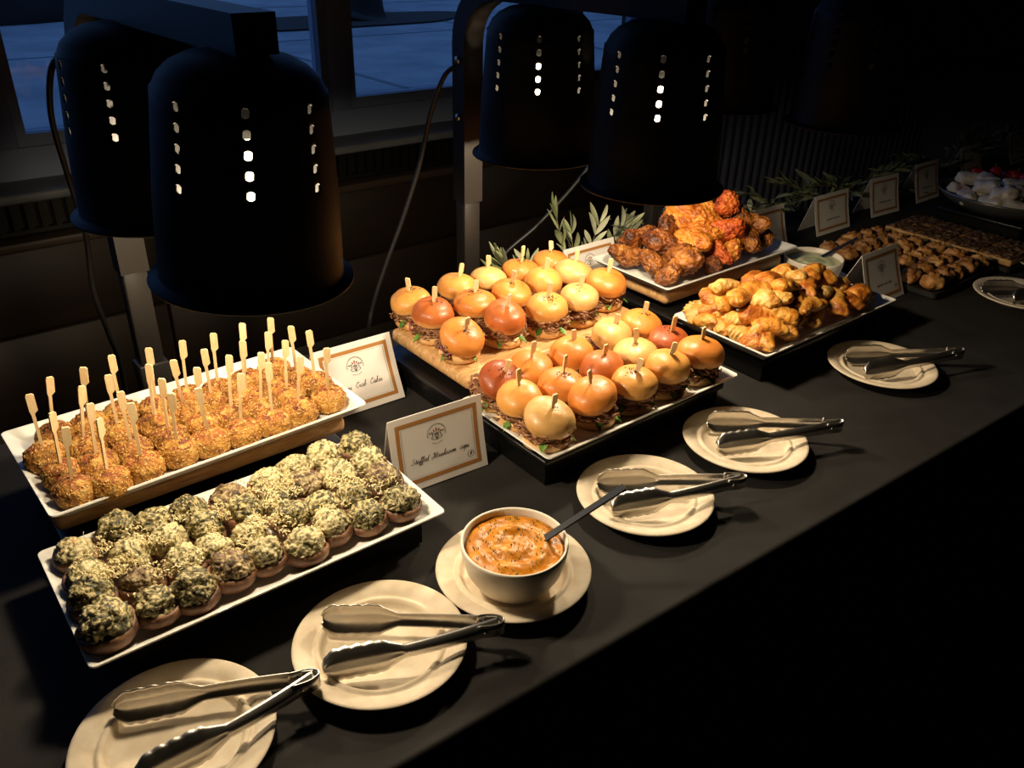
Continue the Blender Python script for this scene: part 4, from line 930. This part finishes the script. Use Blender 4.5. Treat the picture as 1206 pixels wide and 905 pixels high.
card(2.107, .643, -3.6, .122, .097, .27, 'white tent card behind the flatbread', None, False, 4)
card(2.328, .645, .4, .123, .102, .28, 'white tent card behind the platter of rice rolls', None, False, 5)
card(2.646, .676, 0, .125, .100, .28, 'white tent card in front of the garland beyond the platter', None, False, 6)
card(2.99, .690, 0, .125, .100, .28, 'last white tent card at the far end of the garland', None, False, 7)
card(1.13, .705, 0, .135, .098, .30, 'white tent card behind the sliders under the olive sprigs', None, False, 8)

# ------------------------------------------------------------------ olive garland
def olive_leaf(seed, mt):
    r = random.Random(seed); n = 7; L_ = r.uniform(.046, .058); W = r.uniform(.0048, .0062); c = r.uniform(-.006, .008); v = []
    for i in range(n + 1):
        q = i / n; w = W * sin(pi * min(1, q * .96 + .02)) ** .8; z = c * sin(pi * q) + .002 * q; v += [(L_ * q, -w, z + w * .35), (L_ * q, 0, z), (L_ * q, w, z + w * .35)]
    v2 = v + [(a, b_, z + .0005) for a, b_, z in v]; nv = len(v); f = []
    for i in range(n):
        for j in (0, 1): a = i * 3 + j; f += [(a, a + 3, a + 4, a + 1), (nv + a, nv + a + 1, nv + a + 4, nv + a + 3)]
    return make_mesh('leaf', v2, f, mt)
OL = [olive_leaf(1, 'leaf'), olive_leaf(2, 'leaf'), olive_leaf(3, 'leaf2'), olive_leaf(4, 'leaf'), olive_leaf(5, 'leaf2')]
gar = thing('olive_garland', 'long garland of grey-green olive branches along the back of the table', 'garland', (.93, .765, .001))
gr = random.Random(11)
gy = lambda x: .012 * sin(x * 5)
sp = catmull([(x - .93, gy(x), .02 + .006 * sin(x * 9)) for x in [.93 + .12 * k for k in range(22)]], 4)
v, f = tube(sp, .0035, 7); link('stem', make_mesh('stem', v, f, 'twig'), gar)
leaves = []
def sprig(x, y, z, az, el, L_, npair):
    P = [Vector((x, y, z)) + Vector((cos(az) * cos(el), sin(az) * cos(el), sin(el))) * L_ * s + Vector((0, 0, -.25 * L_ * s * s * cos(el))) for s in (0, .25, .5, .75, 1)]
    P = [Vector((p.x, p.y, max(.006, p.z))) for p in P]
    v, f = tube(P, lambda s: .0016 - .001 * s, 5); link('twig', make_mesh('twig', v, f, 'twig'), gar)
    for k in range(npair):
        s = (k + .6) / npair; i = min(3, int(s * 4)); p = P[i].lerp(P[i + 1], s * 4 - i); d = (P[i + 1] - P[i]).normalized()
        for sg in (-1, 1):
            sd = d.cross(Vector((gr.uniform(-.5, .5), gr.uniform(-.5, .5), 1))).normalized() * sg
            dr = (d * gr.uniform(.7, 1.1) + sd * gr.uniform(.35, .7) + Vector((0, 0, gr.uniform(-.15, .25)))).normalized()
            if p.z + dr.z * .05 < .006: dr.z = abs(dr.z) * .3; dr.normalize()
            leaves.append((p, dr, gr.uniform(.72, 1.08)))
    leaves.append((P[-1], (P[-1] - P[-2]).normalized(), .8))
for X, dz, az, el, L_ in ((.955, 0, 1.9, 1.1, .08), (.975, 0, 2.6, 1.1, .07), (.99, 0, .9, .9, .06), (1.02, 0, .3, .7, .06), (1.10, 0, 2.3, 1.35, .14), (1.12, 0, 1.2, 1.2, .10), (1.14, 0, .4, .95, .13), (1.17, 0, .2, .75, .14), (1.21, 0, .3, .8, .12), (1.25, 0, .5, .6, .10), (1.27, 0, .6, .9, .09)):
    sprig(X - .93, gy(X) + .0, .02, az, el, L_, 5)
X = 1.30
while X < 3.35:
    sprig(X - .93, gy(X) + gr.uniform(-.03, .015), .03 + gr.uniform(-.01, .03), gr.choice((0, 0, pi)) + gr.uniform(-.9, .9), gr.uniform(.1, .85), gr.uniform(.06, .11), gr.choice((4, 5))); X += .026
near = leaves[:290]; rest = MB()
for k, (p, d, s) in enumerate(leaves):
    rt = (d.to_track_quat('X', 'Z').to_matrix() @ Matrix.Rotation(gr.uniform(-1.0, 1.0), 3, 'X'))
    if k < 290: o = link('leaf', OL[gr.randrange(5)], gar, p, scale=(s, s, s)); o.rotation_euler = rt.to_euler()
    else:
        me = OL[k % 5]; rest.add([p + rt @ (vv.co * s) for vv in me.vertices], [tuple(q.vertices) for q in me.polygons])
if rest.v: link('leaf_mass', rest.mesh('leaf_mass', 'leaf'), gar)['kind'] = 'stuff'

# ------------------------------------------------------------------ dishes further along the table, out of the light
v, f = rect_lathe(.26, .30, [(.01, 0), (.0, .002), (0, .012), (.002, .013), (.006, .013), (.010, .009), (.03, .009)], .008)
tag(link('slate_tray', make_mesh('slate_tray', v, f, 'slate', sharp=40), None, (1.785, .425, .001)), 'flat black tray of baked puffs beside the green dip', 'tray')
def puff_mesh(seed):
    v, f = ICO[4]; sv = Vector((seed * 3.3, 2, seed)); out = []
    for p in v:
        a = math.atan2(p.y, p.x); s = 1 + .12 * sin(a * 5 + seed) * (1 - abs(p.z)) + .12 * noise.noise(p * 3 + sv) + .1 * abs(noise.noise(p * 9 + sv)); s += .12 * sin(12 * math.hypot(p.x, p.y) + a * 2) * max(0, p.z)
        q = Vector((p.x * .023, p.y * .020, p.z * (.019 if p.z > 0 else .012))) * s; out.append(q + Vector((0, 0, .011)))
    return make_mesh('baked_puff', out, f, 'puff')
PM = [puff_mesh(k) for k in range(4)]
for r_ in range(5):
    for c_ in range(6):
        x = 1.69 + r_ * .047 + rng.uniform(-.006, .006); y = .305 + c_ * .047 + rng.uniform(-.006, .006)
        wh = ['row beside the paper plate', 'second row from the paper plate', 'third row from the paper plate', 'third row from the name cards', 'second row from the name cards', 'row beside the name cards'][c_]
        tag(link('baked_puff', PM[(r_ * 2 + c_) % 4], None, (x, y, .011), (rng.uniform(-.2, .2), rng.uniform(-.2, .2), rng.random() * 6), (rng.uniform(.9, 1.1),) * 3), '%s brown baked puff from the green dip, %s' % (ORD[r_ + 1], wh), 'puff', 'baked puffs on the black tray')
# flatbread cut into squares
v, f = rect_lathe(.175, .31, [(.006, 0), (0, .002), (0, .010), (.003, .011), (.03, .011)], .012)
tag(link('serving_board', make_mesh('serving_board', v, f, 'slate', sharp=40), None, (2.016, .405, .001)), 'dark board under the sliced flatbread', 'board')
fbm = []
for k in range(3):
    bm = bmesh.new(); bmesh.ops.create_grid(bm, x_segments=16, y_segments=16, size=.5); V = []; F = [tuple(q.index for q in p.verts) for p in bm.faces]
    for p in bm.verts: V.append((p.co.x * .0725, p.co.y * .0705, .0165 + .005 * noise.noise(p.co * 9 + Vector((k * 5, 0, 0))) + .004 * abs(noise.noise(p.co * 22)) - (.004 if max(abs(p.co.x), abs(p.co.y)) > .49 else 0)))
    bm.free(); fbm.append(make_mesh('topping', V, F, 'topping'))
slab = box_mesh('crust', -.0375, .0375, -.0365, .0365, 0, .015, 'crust', .004)
for i in range(2):
    for j in range(4):
        t = thing('flatbread_slice', '%s topped flatbread square from the puffs, %s' % (ORD[i + 1], ['beside the paper plates', 'second from the paper plates', 'second from the name cards', 'beside the name cards'][j]), 'flatbread', (1.977 + i * .077, .294 + j * .0745, .0125), (0, 0, rng.uniform(-.02, .02)), 'flatbread squares on the dark board')
        link('crust', slab, t); link('topping', fbm[(i + j) % 3], t)
# platter of rice-paper rolls with red fruit
riser(2.15, 2.36, .33, .54, 'black riser under the oval platter of rolls')
v, f = lathe([(0, .012), (.10, .012), (.128, .020), (.150, .040), (.156, .041), (.157, .038), (.132, .016), (.10, .0), (0, 0)], 64)
tag(link('platter', make_mesh('platter', [(a * .86, b_ * 1.0, c) for a, b_, c in v], f, 'platter'), None, (2.255, .432, .0425)), 'oval metal platter of pale rolls and red fruit', 'platter')
def roll_mesh(seed):
    r = random.Random(seed); sv = Vector((seed * 4, 1, 2)); v = []; nu, nv = 18, 18
    for i in range(nu + 1):
        u = -1 + 2 * i / nu; rr = .019 * (1 - abs(u) ** 5) ** .5 if abs(u) < 1 else 0
        for j in range(nv):
            a = 2 * pi * j / nv; p = Vector((u * .03, rr * cos(a), rr * sin(a) * .85)); v.append(p * (1 + .22 * noise.noise(p * 70 + sv) + .06 * sin(a * 3 + u * 4)))
    return make_mesh('rice_roll', v, [(i * nv + j, i * nv + (j + 1) % nv, (i + 1) * nv + (j + 1) % nv, (i + 1) * nv + j) for i in range(nu) for j in range(nv)], 'wrap')
RM = [roll_mesh(k) for k in range(4)]
for k, (dx, dy, dz) in enumerate([(-.085, .05, .033), (-.09, -.01, .033), (-.075, -.065, .033), (-.045, .09, .033), (-.04, .03, .036), (-.035, -.03, .036), (-.03, -.09, .033), (.01, .06, .036), (.015, 0, .034), (.02, -.06, .034), (-.06, .02, .062), (-.055, -.04, .062), (-.01, .04, .064), (-.01, -.02, .066), (.06, .05, .034), (.065, -.03, .034), (.03, -.1, .034), (-.02, .085, .062), (-.03, -.085, .062), (-.08, -.03, .058)]):
    tag(link('rice_roll', RM[k % 4], None, (2.255 + dx, .432 + dy, dz + .0425), (0, rng.uniform(-.3, .3), rng.random() * 3.1)), 'pale rice-paper roll %s on the oval platter' % (('stacked on other rolls, flatbread side' if dx < -.05 else 'stacked on other rolls, garland side' if dy > .02 else 'stacked on other rolls, plate side') if dz > .05 else 'lying low at the flatbread side' if dx < -.06 else 'lying low in the middle' if dx < .03 else 'lying low at the far side'), 'roll', 'rice-paper rolls on the platter')
v, f = lathe([(0, 0), (.008, .001), (.0145, .007), (.016, .014), (.014, .022), (.008, .027), (.002, .0265), (0, .026)], 20); FR = make_mesh('fruit_body', v, f, 'tomato')
st = tube([(0, 0, .026), (.001, 0, .031), (.004, 0, .035)], .0009, 5); ST = make_mesh('stalk', st[0], st[1], 'green')
for dx, dy, dz in ((.03, .04, .066), (.055, .01, .062), (.035, -.03, .064), (.07, -.05, .055), (.08, .03, .053), (.05, -.075, .055), (.0, .075, .062), (.09, -.01, .052)):
    t = thing('red_fruit', 'glossy round red fruit heaped on the pale rolls', 'fruit', (2.255 + dx, .432 + dy, dz + .0425), (rng.uniform(-.4, .4), rng.uniform(-.4, .4), 0), 'red fruit on the platter'); link('fruit_body', FR, t); link('stalk', ST, t)
